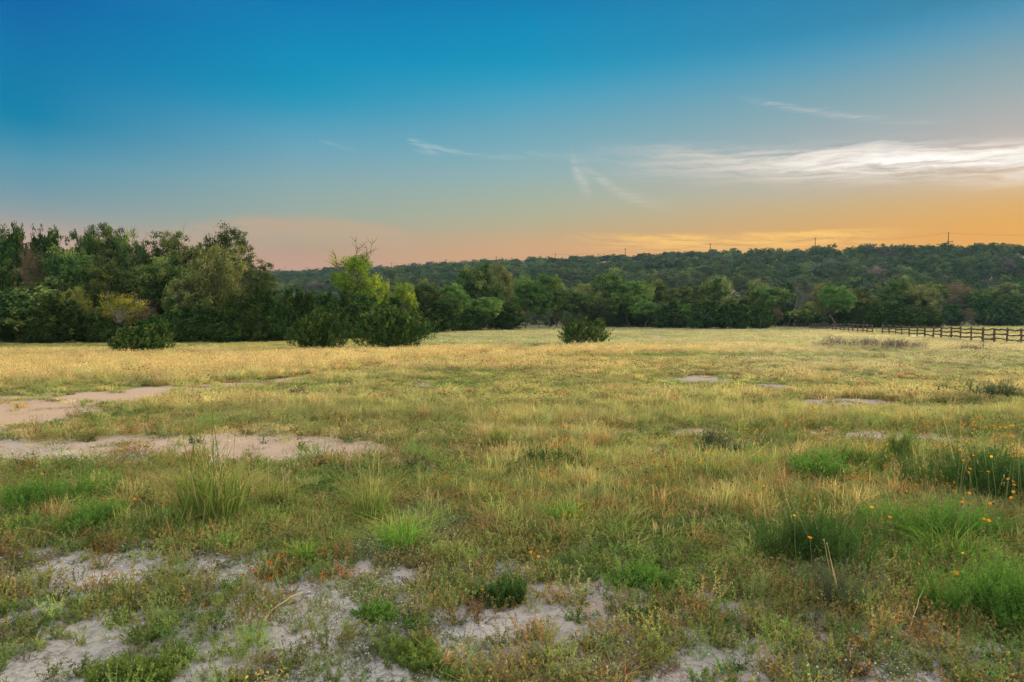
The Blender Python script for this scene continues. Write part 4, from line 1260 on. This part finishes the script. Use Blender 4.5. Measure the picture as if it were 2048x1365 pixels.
# ------------------------------------------------------------------ power line
def build_poles():
    c = 350.0

    def spot(t): return np.array([c * (.6366 - .1349 * t), c * (1 + .1339 * t)])
    data = [(-1.0, None, None), (0.0, 466, 'tallest-looking power pole on the ridge, near the right frame edge'), (1.0, 477, 'power pole on the ridge above the grey leafless tree'),
            (2.0, 488, 'power pole on the ridge third from the right'), (3.0, 498, 'power pole on the ridge beside the tallest ridge treetop'),
            (4.0, 509, 'small power pole on the ridge right of the middle'), (5.0, 514, 'small power pole on the middle of the ridge'), (6.0, 519, 'small power pole above the tall olive oak'),
            (7.3, 526, None), (8.6, 531, None), (9.87, 535, 'tiny power pole on the low left ridge, the right of two'), (10.7, 534, 'tiny power pole on the low left ridge, the left of two')]
    mi, nt, out = new_mat('insulator_glaze'); d = nt.nodes.new('ShaderNodeBsdfPrincipled'); d.inputs['Base Color'].default_value = (.12, .10, .09, 1); d.inputs['Roughness'].default_value = .25
    nt.links.new(d.outputs[0], out.inputs[0])
    dirn = np.array([-.1349, .1339]); dirn /= np.linalg.norm(dirn); nrm = np.array([-dirn[1], dirn[0]])
    ends = []
    for t, row, label in data:
        p = spot(t); z = float(H(*p)); px = 1024 + p[0] / p[1] * F
        if row is None: row = 455 if t < 0 else np.interp(px, [545, 1100], [536, 509])
        top = (HORIZON - row) / F * p[1] + CAM_H - z
        if top < 7: top = 7.0
        o = np.array([0, 0, 0.])
        e = [np.append(nrm * s, top + dz) for s, dz in ((-1.15, -.35), (1.15, -.35), (0, .2))]
        ends.append([q + np.array([p[0], p[1], z]) for q in e])
        if label is None and t > 0: label = 'faint power pole on the ridge behind the yellow-green trees'
        if label is None: label = 'power pole beyond the right frame edge on the ridge'
        root = link('power_pole', None, None, (p[0], p[1], z)); tag(root, label, 'power pole', 'power poles along the ridge')
        pb = Bag(); pb.tube([[0, 0, -1], [0, 0, top * .5], [0, 0, top], [0, 0, top + .02]], [.24, .20, .15, .01], 8); link('pole', pb.mesh('pole', M['pole'], True), root)
        cb = Bag(); a3 = np.append(nrm * 1.35, 0); cb.tube([[*(-a3[:2]), top - .55], [0, .16, top - .55], [*a3[:2], top - .55]], [.11, .11, .11], 4); link('crossarm', cb.mesh('crossarm', M['pole']), root)
        for q in e:
            ib = Bag(); ib.tube([q - [0, 0, .22], q - [0, 0, .12], q - [0, 0, .04], q], [.05, .11, .09, .03], 7); link('insulator', ib.mesh('insulator', mi, True), root)
    mw, nt, out = new_mat('wire'); d = nt.nodes.new('ShaderNodeBsdfDiffuse'); d.inputs[0].default_value = (.05, .045, .04, 1); nt.links.new(d.outputs[0], out.inputs[0])
    for k, lab in enumerate(('power wire along the outer crossarm ends of the ridge poles', 'power wire along the inner crossarm ends of the ridge poles', 'topmost power wire strung over the tips of the ridge poles')):
        wb = Bag()
        for a, b in zip(ends[:-1], ends[1:]):
            s = np.linspace(0, 1, 13)[:, None]
            wb.tube(a[k] + (b[k] - a[k]) * s - np.array([0, 0, 1]) * (2.2 * 4 * s * (1 - s)), .015, 4)
        tag(link('power_wire', wb.mesh('power_wire', mw)), lab, 'wire', 'wires of the power line')


# ------------------------------------------------------------------ plants one can point to
def static_leaf(name, col, tipcol, trans=.35):
    m, nt, out = new_mat(name); t = attr(nt, 'tint')
    k = t._m('FRACT')
    c = mixc(nt, k, tuple(v * .55 for v in col), tuple(v * 1.35 for v in col))
    c = mixc(nt, t._m('FLOOR').mn(1.0) * .5, c, tipcol)
    leafy(nt, out, c, trans)
    return m


M['feather'] = static_leaf('feathery_green_leaves', (.115, .235, .040), (.30, .36, .065))
M['feather_dark'] = static_leaf('dark_feathery_leaves', (.062, .125, .030), (.16, .20, .05))
M['feather_grey'] = static_leaf('grey_green_leaves', (.120, .150, .072), (.22, .22, .11))
M['lush'] = static_leaf('lush_grass_blades', (.125, .28, .036), (.31, .42, .06), .42)
M['reed'] = static_leaf('reed_leaves', (.140, .205, .042), (.33, .32, .08), .4)
M['stemgreen'] = plain_mat('green_stems', (.20, .21, .08))
M['strawstem'] = plain_mat('straw_stems', (.48, .36, .18), .2)


def spot_px(px, py):
    p = at(px, py); p.z = float(H(p.x, p.y)); return p


def build_clumps():
    rng = np.random.default_rng(77)

    def feathery(px, py, wpx, hpx, label, mat='feather', dens=1.0, stalks=0):
        p = spot_px(px, py); k = p.y / F; w, h = wpx * k * 1.12, hpx * k * 1.38
        root = link('feathery_clump', None, None, p); tag(root, label, 'clump')
        b = Bag(); n = int(250 * dens)
        Lf = max(.022, .0046 * p.y)
        nsub = 8
        for q in range(nsub):       # several plants grown together
            sb = Bag(); hq = h * rng.uniform(.42, 1.0) * (1.0 if q else 1.05); off = np.array([rng.normal() * w * .30, rng.normal() * w * .22, 0]) * (q > 0)
            leaf_stems(sb, rng, n // nsub, w * .14, hq, .30 * w / max(hq, .05), 40, Lf, Lf * .19, .9, .0016, .10)
            leaf_stems(sb, rng, n // nsub // 2, w * .22, hq * .5, .8, 26, Lf, Lf * .19, .6, .0016, .1)
            for V_, Q_, T_ in zip(sb.V, sb.Q, sb.T): V_ += off
            b.V += sb.V; b.T += sb.T; b.Q += [Q_ + b.n for Q_ in sb.Q]; b.n += sb.n
        link('leaves', b.mesh('leaves', M[mat]), root)
        if stalks:
            s = Bag(); tips = leaf_stems(s, rng, stalks, w * .25, h * 1.45, .5, 1, .01, .002, .5, .0022, .5); heads(s, rng, tips, .014, .009, .4, 2)
            link('stalks', s.mesh('stalks', M['strawstem']), root)

    feathery(75, 1018, 118, 62, 'bright feathery green clump at the left edge below the pale bare patch', 'feather', 1.7)
    feathery(182, 1058, 130, 52, 'lower feathery green clump right of the left-edge clump', 'feather', 1.6)
    feathery(62, 1062, 62, 26, 'smallest feathery clump in front of the left-edge clump')
    feathery(300, 1058, 110, 34, 'low soft green clump between the feathery clumps and the tall reedy weed')
    feathery(1648, 962, 120, 54, 'dense dark green feathery clump in the right middle ground', 'feather', 1.7)
    feathery(1735, 945, 90, 46, 'yellowish feathery clump behind the dense dark one', 'reed')
    feathery(1628, 1108, 230, 98, 'large dark green feathery clump with pale stalks, right foreground', 'feather_dark', 2.1, 9)
    feathery(1935, 1075, 210, 80, 'wide green leafy clump under the flowers at the right', 'feather', 2.4)
    feathery(1990, 1238, 170, 108, 'big green clump at the right frame edge, nearest of all', 'feather', 2.2)
    feathery(1690, 1212, 118, 84, 'wispy grey-green clump in front of the large dark one', 'feather_grey', .4, 3)
    feathery(1975, 985, 190, 104, 'dark bushy clump hung with orange daisies at the right edge', 'feather_dark', 2.4, 6)
    feathery(1098, 935, 82, 42, 'round olive clump in the middle ground', 'feather_dark', .8)
    feathery(1796, 922, 66, 46, 'upright olive clump left of the daisy-hung bush', 'reed', .8)
    feathery(1020, 1205, 92, 50, 'green bushy weed at the centre foreground', 'feather_dark', .8, 2)
    feathery(308, 1345, 118, 42, 'yellow-green mat of small leaves at the lower left', 'reed', .9)
    feathery(760, 1240, 90, 30, 'fresh green leafy weed on the pale soil, centre left', 'feather', .6)
    feathery(1290, 1175, 120, 46, 'dim green low clump right of the centre weed', 'feather', .7)
    feathery(850, 1330, 130, 40, 'brownish green low clump at the bottom centre', 'reed', .8)
    feathery(2000, 800, 110, 34, 'dull green weed patch with dry dark heads, far right', 'feather_grey', .7, 16)
    feathery(1430, 905, 70, 34, 'grey-green weed under the dark red blooms', 'feather_grey', .7, 3)

    def arching(px, py, wpx, hpx, label, mat='lush', n=150, stalks=0):
        p = spot_px(px, py); k = p.y / F; w, h = wpx * k * 1.1, hpx * k * 1.45
        root = link('grass_clump', None, None, p); tag(root, label, 'grass clump')
        b = Bag(); blades(b, rng, n, w * .22, h, max(.0045, .0010 * p.y), 1.1 * w / max(h, .05) * .8, .9, hvar=.5); blades(b, rng, n // 2, w * .4, h * .55, max(.004, .0010 * p.y), 1.2, .9)
        link('leaves', b.mesh('leaves', M[mat]), root)
        if stalks:
            s = Bag(); tips = blades(s, rng, stalks, w * .2, h * 2.1, .0030, .5, .3); heads(s, rng, tips, .07, .008, .3, 2); link('stalks', s.mesh('stalks', M['strawstem']), root)
    arching(805, 1098, 118, 66, 'bright green arching grass clump in the centre left foreground', stalks=2)
    arching(608, 1124, 62, 36, 'small vivid green grass clump beside the red and orange flowers')
    arching(1905, 1120, 160, 58, 'long-bladed dark green grass clump under the right flowers')
    arching(1130, 1052, 86, 46, 'light green grass clump in the centre of the near meadow')
    arching(1425, 968, 96, 50, 'yellow-green grass clump with orange flowers behind it', 'reed', stalks=4)
    arching(740, 1040, 110, 80, 'tall thin-bladed pale grass clump left of the bright arching one', 'reed', 170, 9)
    arching(985, 1010, 90, 40, 'soft yellow-green grass clump left of centre', 'reed')
    arching(1520, 945, 60, 36, 'small lime grass clump left of the dense feathery clump')
    arching(560, 1010, 90, 46, 'loose straw-green grass clump right of the tall reedy weed', 'reed', 130, 6)
    arching(1000, 900, 60, 44, 'upright pale grass tuft beyond the middle of the near meadow', 'reed', 110, 5)

    # the tall reedy weed
    p = spot_px(425, 1040); k = p.y / F
    root = link('tall_reedy_weed', None, None, p); tag(root, 'tall reedy green weed standing above the pale bare patch', 'weed')
    b = Bag(); blades(b, rng, 300, .24, .66, .008, .75, .8, hvar=.6); leaf_stems(b, rng, 22, .10, 1.02, .30, 12, .11, .006, .8, .0030, .35)
    link('leaves', b.mesh('leaves', M['reed']), root)
    s = Bag(); tips = leaf_stems(s, rng, 8, .10, 1.15, .35, 2, .06, .004, .8, .0024, .6); heads(s, rng, tips, .09, .010, .4, 3); link('seed_heads', s.mesh('seed_heads', M['strawstem']), root)

    # grey dead brush before the fence
    labs = ['leftmost grey dead weed clump before the fence', 'tall grey dead weed clump second from left before the fence', 'wide grey dead weed clump at the middle of the row before the fence',
            'dense dark dead weed clump right of the row middle', 'grey dead weed clump fourth along, below the fence gap end', 'grey dead weed clump below the near fence start', 'thin dead weed clump at the right end of the row',
            'faint grey dead weed clump farther right below the fence']
    for (px, py, w, h), lab in zip(((1648, 702, 36, 16), (1668, 700, 26, 25), (1708, 702, 50, 20), (1736, 702, 34, 22), (1775, 704, 34, 22), (1798, 704, 28, 22), (1830, 702, 44, 14), (1945, 706, 34, 14)), labs):
        p = spot_px(px, py); k = p.y / F; b = Bag()
        for _ in range(70):
            a = rng.uniform(0, 6.28); d = np.array([math.cos(a) * .5, math.sin(a) * .5, 1.]) * h * k * rng.uniform(.6, 1.25); o = np.array([rng.normal() * w * k * .28, rng.normal() * .25, -.02])
            q = limb(b, o, o + d, .008, .004, rng, .12, 4, 3)
            for _ in range(3): limb(b, q[2], q[2] + rng.normal(size=3) * .11 + [0, 0, .10], .005, .003, rng, .1, 3, 3)
        o = link('dead_weed_clump', b.mesh('dead_weed_clump', M['twig'])); o.location = p; tag(o, lab, 'dead weed')
    p = spot_px(1965, 708); b = Bag(); q = limb(b, [0, 0, -.02], [.05, 0, .85], .02, .008, rng, .05, 6, 5)
    for kq in (2, 3, 4):
        for _ in range(4): limb(b, q[kq], q[kq] + np.array([rng.normal() * .12, rng.normal() * .12, .12]), .008, .004, rng, .1, 3, 3)
    o = link('dead_stalk', b.mesh('dead_stalk', M['twig'])); o.location = p; tag(o, 'single upright dead stalk before the near fence', 'dead stalk')


def build_flowers():
    rng = np.random.default_rng(90)
    M['petal_orange'] = plain_mat('orange_petals', (.66, .26, .012), .3); M['petal_yellow'] = plain_mat('yellow_petals', (.86, .50, .02), .3)
    M['petal_red'] = plain_mat('dark_red_petals', (.33, .035, .012), .25); M['petal_fire'] = plain_mat('red_orange_petals', (.62, .13, .012), .3)
    M['disk_gold'] = plain_mat('golden_disk', (.45, .20, .02)); M['disk_brown'] = plain_mat('brown_cone', (.06, .025, .015))

    def petals(n, r, w, droop):
        b = Bag()
        for i in range(n):
            a = i / n * 6.28 + rng.normal() * .08; d = np.array([math.cos(a), math.sin(a), 0]); s = np.array([-d[1], d[0], 0])
            P0 = d * r * .18; P1 = d * r * .62 - np.array([0, 0, droop * r * .35]); P2 = d * r * (1.0 - .35 * droop) - np.array([0, 0, droop * r * .9])
            V = [P0 - s * w * .3, P0 + s * w * .3, P1 - s * w * .55, P1 + s * w * .55, P2 - s * w * .38, P2 + s * w * .38]
            b.add(V, [(0, 1, 3, 2), (2, 3, 5, 4)], rng.random() * .9)
        return b

    def cone(r, h, sides=8):
        b = Bag(); b.tube([[0, 0, -.002], [0, 0, h * .35], [0, 0, h * .8], [0, 0, h]], [r * .8, r, r * .6, r * .08], sides, .4); return b
    lib_ = {
        'daisy': (petals(9, .026, .011, .05).mesh('petals', M['petal_orange']), cone(.0075, .006).mesh('disk', M['disk_gold'], True)),
        'yellow': (petals(9, .022, .010, .1).mesh('petals', M['petal_yellow']), cone(.0065, .006).mesh('disk', M['disk_gold'], True)),
        'fire': (petals(8, .019, .012, .35).mesh('petals', M['petal_fire']), cone(.009, .013).mesh('disk', M['disk_brown'], True)),
        'hat': (petals(6, .019, .013, .75).mesh('petals', M['petal_red']), cone(.007, .022).mesh('disk', M['disk_brown'], True)),
    }
    names = {'daisy': ('orange_daisy', 'daisy'), 'yellow': ('yellow_daisy', 'daisy'), 'fire': ('red_orange_blanketflower', 'flower'), 'hat': ('dark_red_coneflower', 'flower')}

    def flower(kind, px, py, stem, label, group=None, size=1.0, face=None):
        """a flower whose head shows at (px, py) on a stem of the given height"""
        h = stem; p = at(px, py, h)
        g = Vector((p.x + rng.normal() * h * .18, p.y + rng.normal() * .05, 0)); g.z = float(H(g.x, g.y))
        nm, cat = names[kind]
        root = link(nm, None, None, g); tag(root, label, cat, group)
        top = Vector((p.x - g.x, p.y - g.y, h - g.z))
        sb = Bag(); mid = np.array(top) * .5 + rng.normal(size=3) * .012; sb.tube([[0, 0, -.02], mid, np.array(top)], [.0022, .0018, .0015], 4, .5)
        link('stem', sb.mesh('stem', M['stemgreen']), root)
        big = .47 * size * max(1.0, p.y / 9.0) ** .3
        tilt = (rng.uniform(.2, .9), rng.normal() * .3, rng.uniform(-.4, .4)) if face is None else face
        for nm2, me in zip(('petals', 'disk'), lib_[kind]):
            c = link(nm2, me, root, top); c.rotation_euler = tilt; c.scale = (big,) * 3

    one = [('daisy', 1912, 1145, .20, 'largest orange daisy, wide open, in front of the long-bladed grass clump', 1.5), ('daisy', 1978, 1041, .38, 'orange daisy high on the wide green clump at the right edge', 1.1),
           ('daisy', 1968, 1038, .40, 'half-turned orange daisy just left of the high one at right', .9), ('daisy', 1620, 1075, .36, 'orange daisy before the large dark feathery clump', 1.2),
           ('daisy', 1780, 1034, .33, 'orange daisy between the large feathery clump and the right leafy clump', 1.2), ('yellow', 1743, 1014, .36, 'yellow-orange daisy above and left of the orange one between the clumps', 1.2),
           ('yellow', 1589, 1031, .40, 'small yellow daisy at the top left of the large dark clump', .9), ('daisy', 1838, 1128, .22, 'dull orange daisy on a long bent stem beside a white stone', .9),
           ('yellow', 1925, 1106, .28, 'small yellow daisy in the long-bladed grass clump', .8), ('daisy', 1991, 1098, .25, 'small orange daisy at the right rim of the long-bladed grass', .8),
           ('daisy', 1003, 1166, .12, 'single low orange daisy at the centre foreground', .9), ('daisy', 1062, 1104, .26, 'leftmost of three orange daisies in the centre foreground', .9),
           ('daisy', 1077, 1113, .22, 'lowest of three orange daisies in the centre foreground', .9), ('daisy', 1096, 1102, .26, 'rightmost of three orange daisies in the centre foreground', .8),
           ('daisy', 965, 1179, .10, 'tiny orange bloom near the green bushy weed', .7), ('daisy', 85, 948, .35, 'orange daisy above the bright feathery clump at the left edge', .9), ('daisy', 270, 998, .32, 'orange daisy over the low soft green clump', 1.0),
           ('daisy', 1528, 972, .30, 'lone orange daisy left of the dense feathery clump', .9), ('daisy', 1908, 981, .38, 'orange daisy at the front of the daisy-hung bush', .9), ('fire', 1852, 952, .36, 'rust-red bloom left of the daisy-hung bush', 1.0)]
    for k, px, py, st, lab, sz in one: flower(k, px, py, st, lab, None, sz)
    for px, py in ((1405, 918), (1412, 905), (1400, 925), (1467, 928), (1388, 862), (1395, 858)): flower('daisy', px, py, .40, 'orange daisy over the yellow-green grass clump right of centre', 'daisies over the yellow-green clump')
    for px, py in ((1125, 878), (1133, 877), (1140, 880), (1157, 898)): flower('daisy', px, py, .32, 'orange daisy before the bare strip, above the round olive clump', 'daisies above the olive clump')
    for i in range(28):
        px, py = 1905 + 140 * rng.random(), 850 + 95 * rng.random()
        flower('daisy' if rng.random() < .75 else 'yellow', px, py, rng.uniform(.45, .62), 'orange daisy of the dense drift crowning the bush at the right edge', 'daisies crowning the right bush')
    for i in range(9):
        flower('daisy', 1860 + 185 * rng.random(), 950 + 60 * rng.random(), rng.uniform(.30, .45), 'orange daisy low on the face of the right bush', 'daisies low on the right bush')
    for px, py in ((487, 1150), (497, 1132), (507, 1140), (541, 1122), (555, 1111), (565, 1109), (554, 1142), (539, 1156)):
        flower('fire', px, py, rng.uniform(.16, .26), 'red and orange flower of the left loose group beside the vivid grass clump', 'left group of red and orange flowers', 1.15)
    for px, py in ((642, 1145), (647, 1152), (671, 1130), (677, 1135), (683, 1147)):
        flower('fire', px, py, rng.uniform(.15, .24), 'red and orange flower of the group right of the vivid grass clump', 'right group of red and orange flowers', 1.15)
    for px, py in ((1465, 880), (1475, 876), (1496, 877), (1480, 884), (1512, 883)): flower('hat', px, py, .42, 'dark red coneflower of the five before the bare strip', 'five dark red coneflowers', 1.2)
    for px, py in ((690, 897), (730, 893), (692, 906), (748, 902), (760, 910), (788, 903), (880, 925)): flower('hat', px, py, .38, 'dark red coneflower at the right end of the pale bare patch', 'coneflowers by the bare patch', 1.1)
    for px, py in ((338, 928), (370, 935), (383, 918), (394, 930), (380, 980), (410, 996), (322, 1007)): flower('hat', px, py, .40, 'dark red coneflower round the tall reedy weed', 'coneflowers round the reedy weed', 1.1)
    for lab, px, py in (('dark red coneflower in the middle of the near meadow, upper left of a pair', 1165, 930), ('dark red coneflower in the middle of the near meadow, right of a pair', 1195, 938),
                        ('dark red coneflower below the pair in the near meadow', 1172, 965), ('bright red coneflower left of the pair, beside pale stalks', 982, 962), ('dark red coneflower beside the upright pale grass tuft', 952, 934),
                        ('dark red coneflower nearest the left frame edge', 25, 908), ('dark red coneflower alone right of the five', 1650, 882)):
        flower('hat', px, py, .38, lab, None, 1.15)


def build_small():
    rng = np.random.default_rng(55)
    m, nt, out = new_mat('limestone'); g = nt.nodes.new('ShaderNodeTexCoord'); n = noise(nt, E(nt, g.outputs['Object']), 5, 6, .7); c = mixc(nt, n.ss(.35, .65), (.58, .54, .49), (.36, .33, .30))
    d = nt.nodes.new('ShaderNodeBsdfDiffuse'); nt.links.new(c.s, d.inputs[0]); nt.links.new(d.outputs[0], out.inputs[0])
    m2, nt, out = new_mat('dark_clod'); g = nt.nodes.new('ShaderNodeTexCoord'); n = noise(nt, E(nt, g.outputs['Object']), 6, 6, .7); c = mixc(nt, n.ss(.35, .65), (.035, .025, .02), (.13, .075, .05))
    d = nt.nodes.new('ShaderNodeBsdfDiffuse'); nt.links.new(c.s, d.inputs[0]); nt.links.new(d.outputs[0], out.inputs[0])
    for (px, py, w, mat, lab) in ((1790, 1140, 24, m, 'white limestone rock left of the long-bladed grass clump'), (1627, 873, 20, m, 'pale stone lying on the bare strip'), (1597, 876, 10, m2, 'small dark stone left of the pale stone on the bare strip'),
                                  (1770, 1138, 12, m, 'small pale stone left of the white limestone rock'), (1735, 1282, 16, m, 'pale stone on bare soil at the lower right'), (1625, 1284, 11, m, 'smaller pale stone on bare soil at the lower right'),
                                  (1010, 916, 9, m, 'small pale stone in the middle of the near meadow'), (1000, 740, 16, m, 'pale stone far out in the grass')):
        p = spot_px(px, py); s = w * p.y / F / 2
        o = link('stone', stone_mesh(rng, mat, 3, .55, .35)); o.location = p + Vector((0, 0, s * .25)); o.scale = (s, s, s); o.rotation_euler = (0, 0, rng.uniform(0, 6)); tag(o, lab, 'stone')
    # brown heap of a dead plant out in the grass
    p = spot_px(597, 800); b = Bag()
    for _ in range(160):
        dd = rng.normal(size=3); dd[2] = abs(dd[2]) * .9 + .1; dd *= .22 * rng.uniform(.6, 1.1) / np.linalg.norm(dd)
        limb(b, [0, 0, .02], dd * np.array([1.3, 1, 1]), .016, .010, rng, .25, 4, 4)
    o = link('dead_plant', b.mesh('dead_plant', M['deadwood'])); o.location = p; o.scale = (1, 1, 1.25); tag(o, 'brown round dead plant alone in the grass left of centre', 'dead plant')
    # dry stalks lying in the foreground

    def stalk(pts, r, lab, forks=()):
        P = [spot_px(x, y) + Vector((0, 0, z)) for x, y, z in pts]; o0 = P[0]; b = Bag()
        Q = np.array([[*(q - o0)] for q in P]); t = np.linspace(0, len(Q) - 1, 14); C = np.stack([np.interp(t, range(len(Q)), Q[:, i]) for i in range(3)], 1) + rng.normal(size=(14, 3)) * .002
        b.tube(C, np.linspace(r, r * .45, 14), 6, .4)
        for k, e in forks:
            E_ = np.array([*(spot_px(e[0], e[1]) + Vector((0, 0, e[2])) - o0)]); b.tube([C[k], (C[k] + E_) / 2 + [0, 0, .008], E_], [r * .6, r * .5, r * .3], 5, .4)
        o = link('dry_stalk', b.mesh('dry_stalk', M['strawstem'], True)); o.location = o0; tag(o, lab, 'dry stalk')
    stalk([(128, 1092, .02), (105, 1082, .05), (72, 1077, .06), (50, 1072, .06), (14, 1072, .03)], .006, 'forked tan dry stalk lying on the soil at the left edge', [(7, (45, 1084, .02))])
    stalk([(527, 1246, .015), (540, 1232, .03), (562, 1222, .05), (585, 1210, .06), (606, 1196, .04)], .006, 'bent tan dry stalk on pale soil below the red and orange flowers')
    stalk([(1812, 1282, .01), (1840, 1232, .12), (1868, 1200, .22)], .003, 'thin grey dry stalk leaning at the lower right')
    # pale caliche beyond the fence
    c0 = at(1832, 674); b = Bag(); n = 40
    a = np.arange(n) / n * 6.283; rr = 1 + .18 * np.sin(3 * a + 1) + .1 * rng.normal(size=n)
    V = [[0, 0, 0]] + [[math.cos(q) * 1.7 * r, math.sin(q) * 4.6 * r, 0] for q, r in zip(a, rr)]
    V = np.array(V); V[:, 2] = [float(H(c0.x + v[0], c0.y + v[1])) + .02 for v in V]
    me = bpy.data.meshes.new('gravel_track'); me.from_pydata(V.tolist(), [], [(0, 1 + i, 1 + (i + 1) % n) for i in range(n)])
    mm, nt, out = new_mat('white_caliche'); g = nt.nodes.new('ShaderNodeNewGeometry'); nn = noise(nt, E(nt, g.outputs['Position']), 3, 5, .7); c = mixc(nt, nn.ss(.3, .7), (.80, .78, .74), (.62, .59, .54))
    d = nt.nodes.new('ShaderNodeBsdfDiffuse'); nt.links.new(c.s, d.inputs[0]); nt.links.new(d.outputs[0], out.inputs[0]); me.materials.append(mm)
    o = link('gravel_track', me, None, (c0.x, c0.y, 0)); o['kind'] = 'structure'


build_hill_wood()
build_trees()
build_fence()
build_poles()
n1 = build_grass()
n2 = build_weeds()
build_pebbles()
build_clumps()
build_flowers()
build_small()


def build_haze():
    m, nt, out = new_mat('evening_air')
    v = nt.nodes.new('ShaderNodeVolumePrincipled'); v.inputs['Color'].default_value = (.34, .66, .90, 1); v.inputs['Density'].default_value = HAZE; v.inputs['Anisotropy'].default_value = 0.2
    nt.links.new(v.outputs[0], out.inputs['Volume'])
    X0, X1, Y0, Y1, Z0, Z1 = -1420, 1420, -1420, 1420, -4.0, 76.0
    V = [(x, y, z) for z in (Z0, Z1) for y in (Y0, Y1) for x in (X0, X1)]
    me = bpy.data.meshes.new('haze'); me.from_pydata(V, [], [(0, 2, 3, 1), (4, 5, 7, 6), (0, 1, 5, 4), (2, 6, 7, 3), (0, 4, 6, 2), (1, 3, 7, 5)]); me.materials.append(m)
    tag(link('haze', me), 'thin evening haze over the distant hill', 'haze', None, 'stuff')


HAZE = 0.00008
if HAZE: build_haze()
print('tufts', n1, 'weeds', n2)
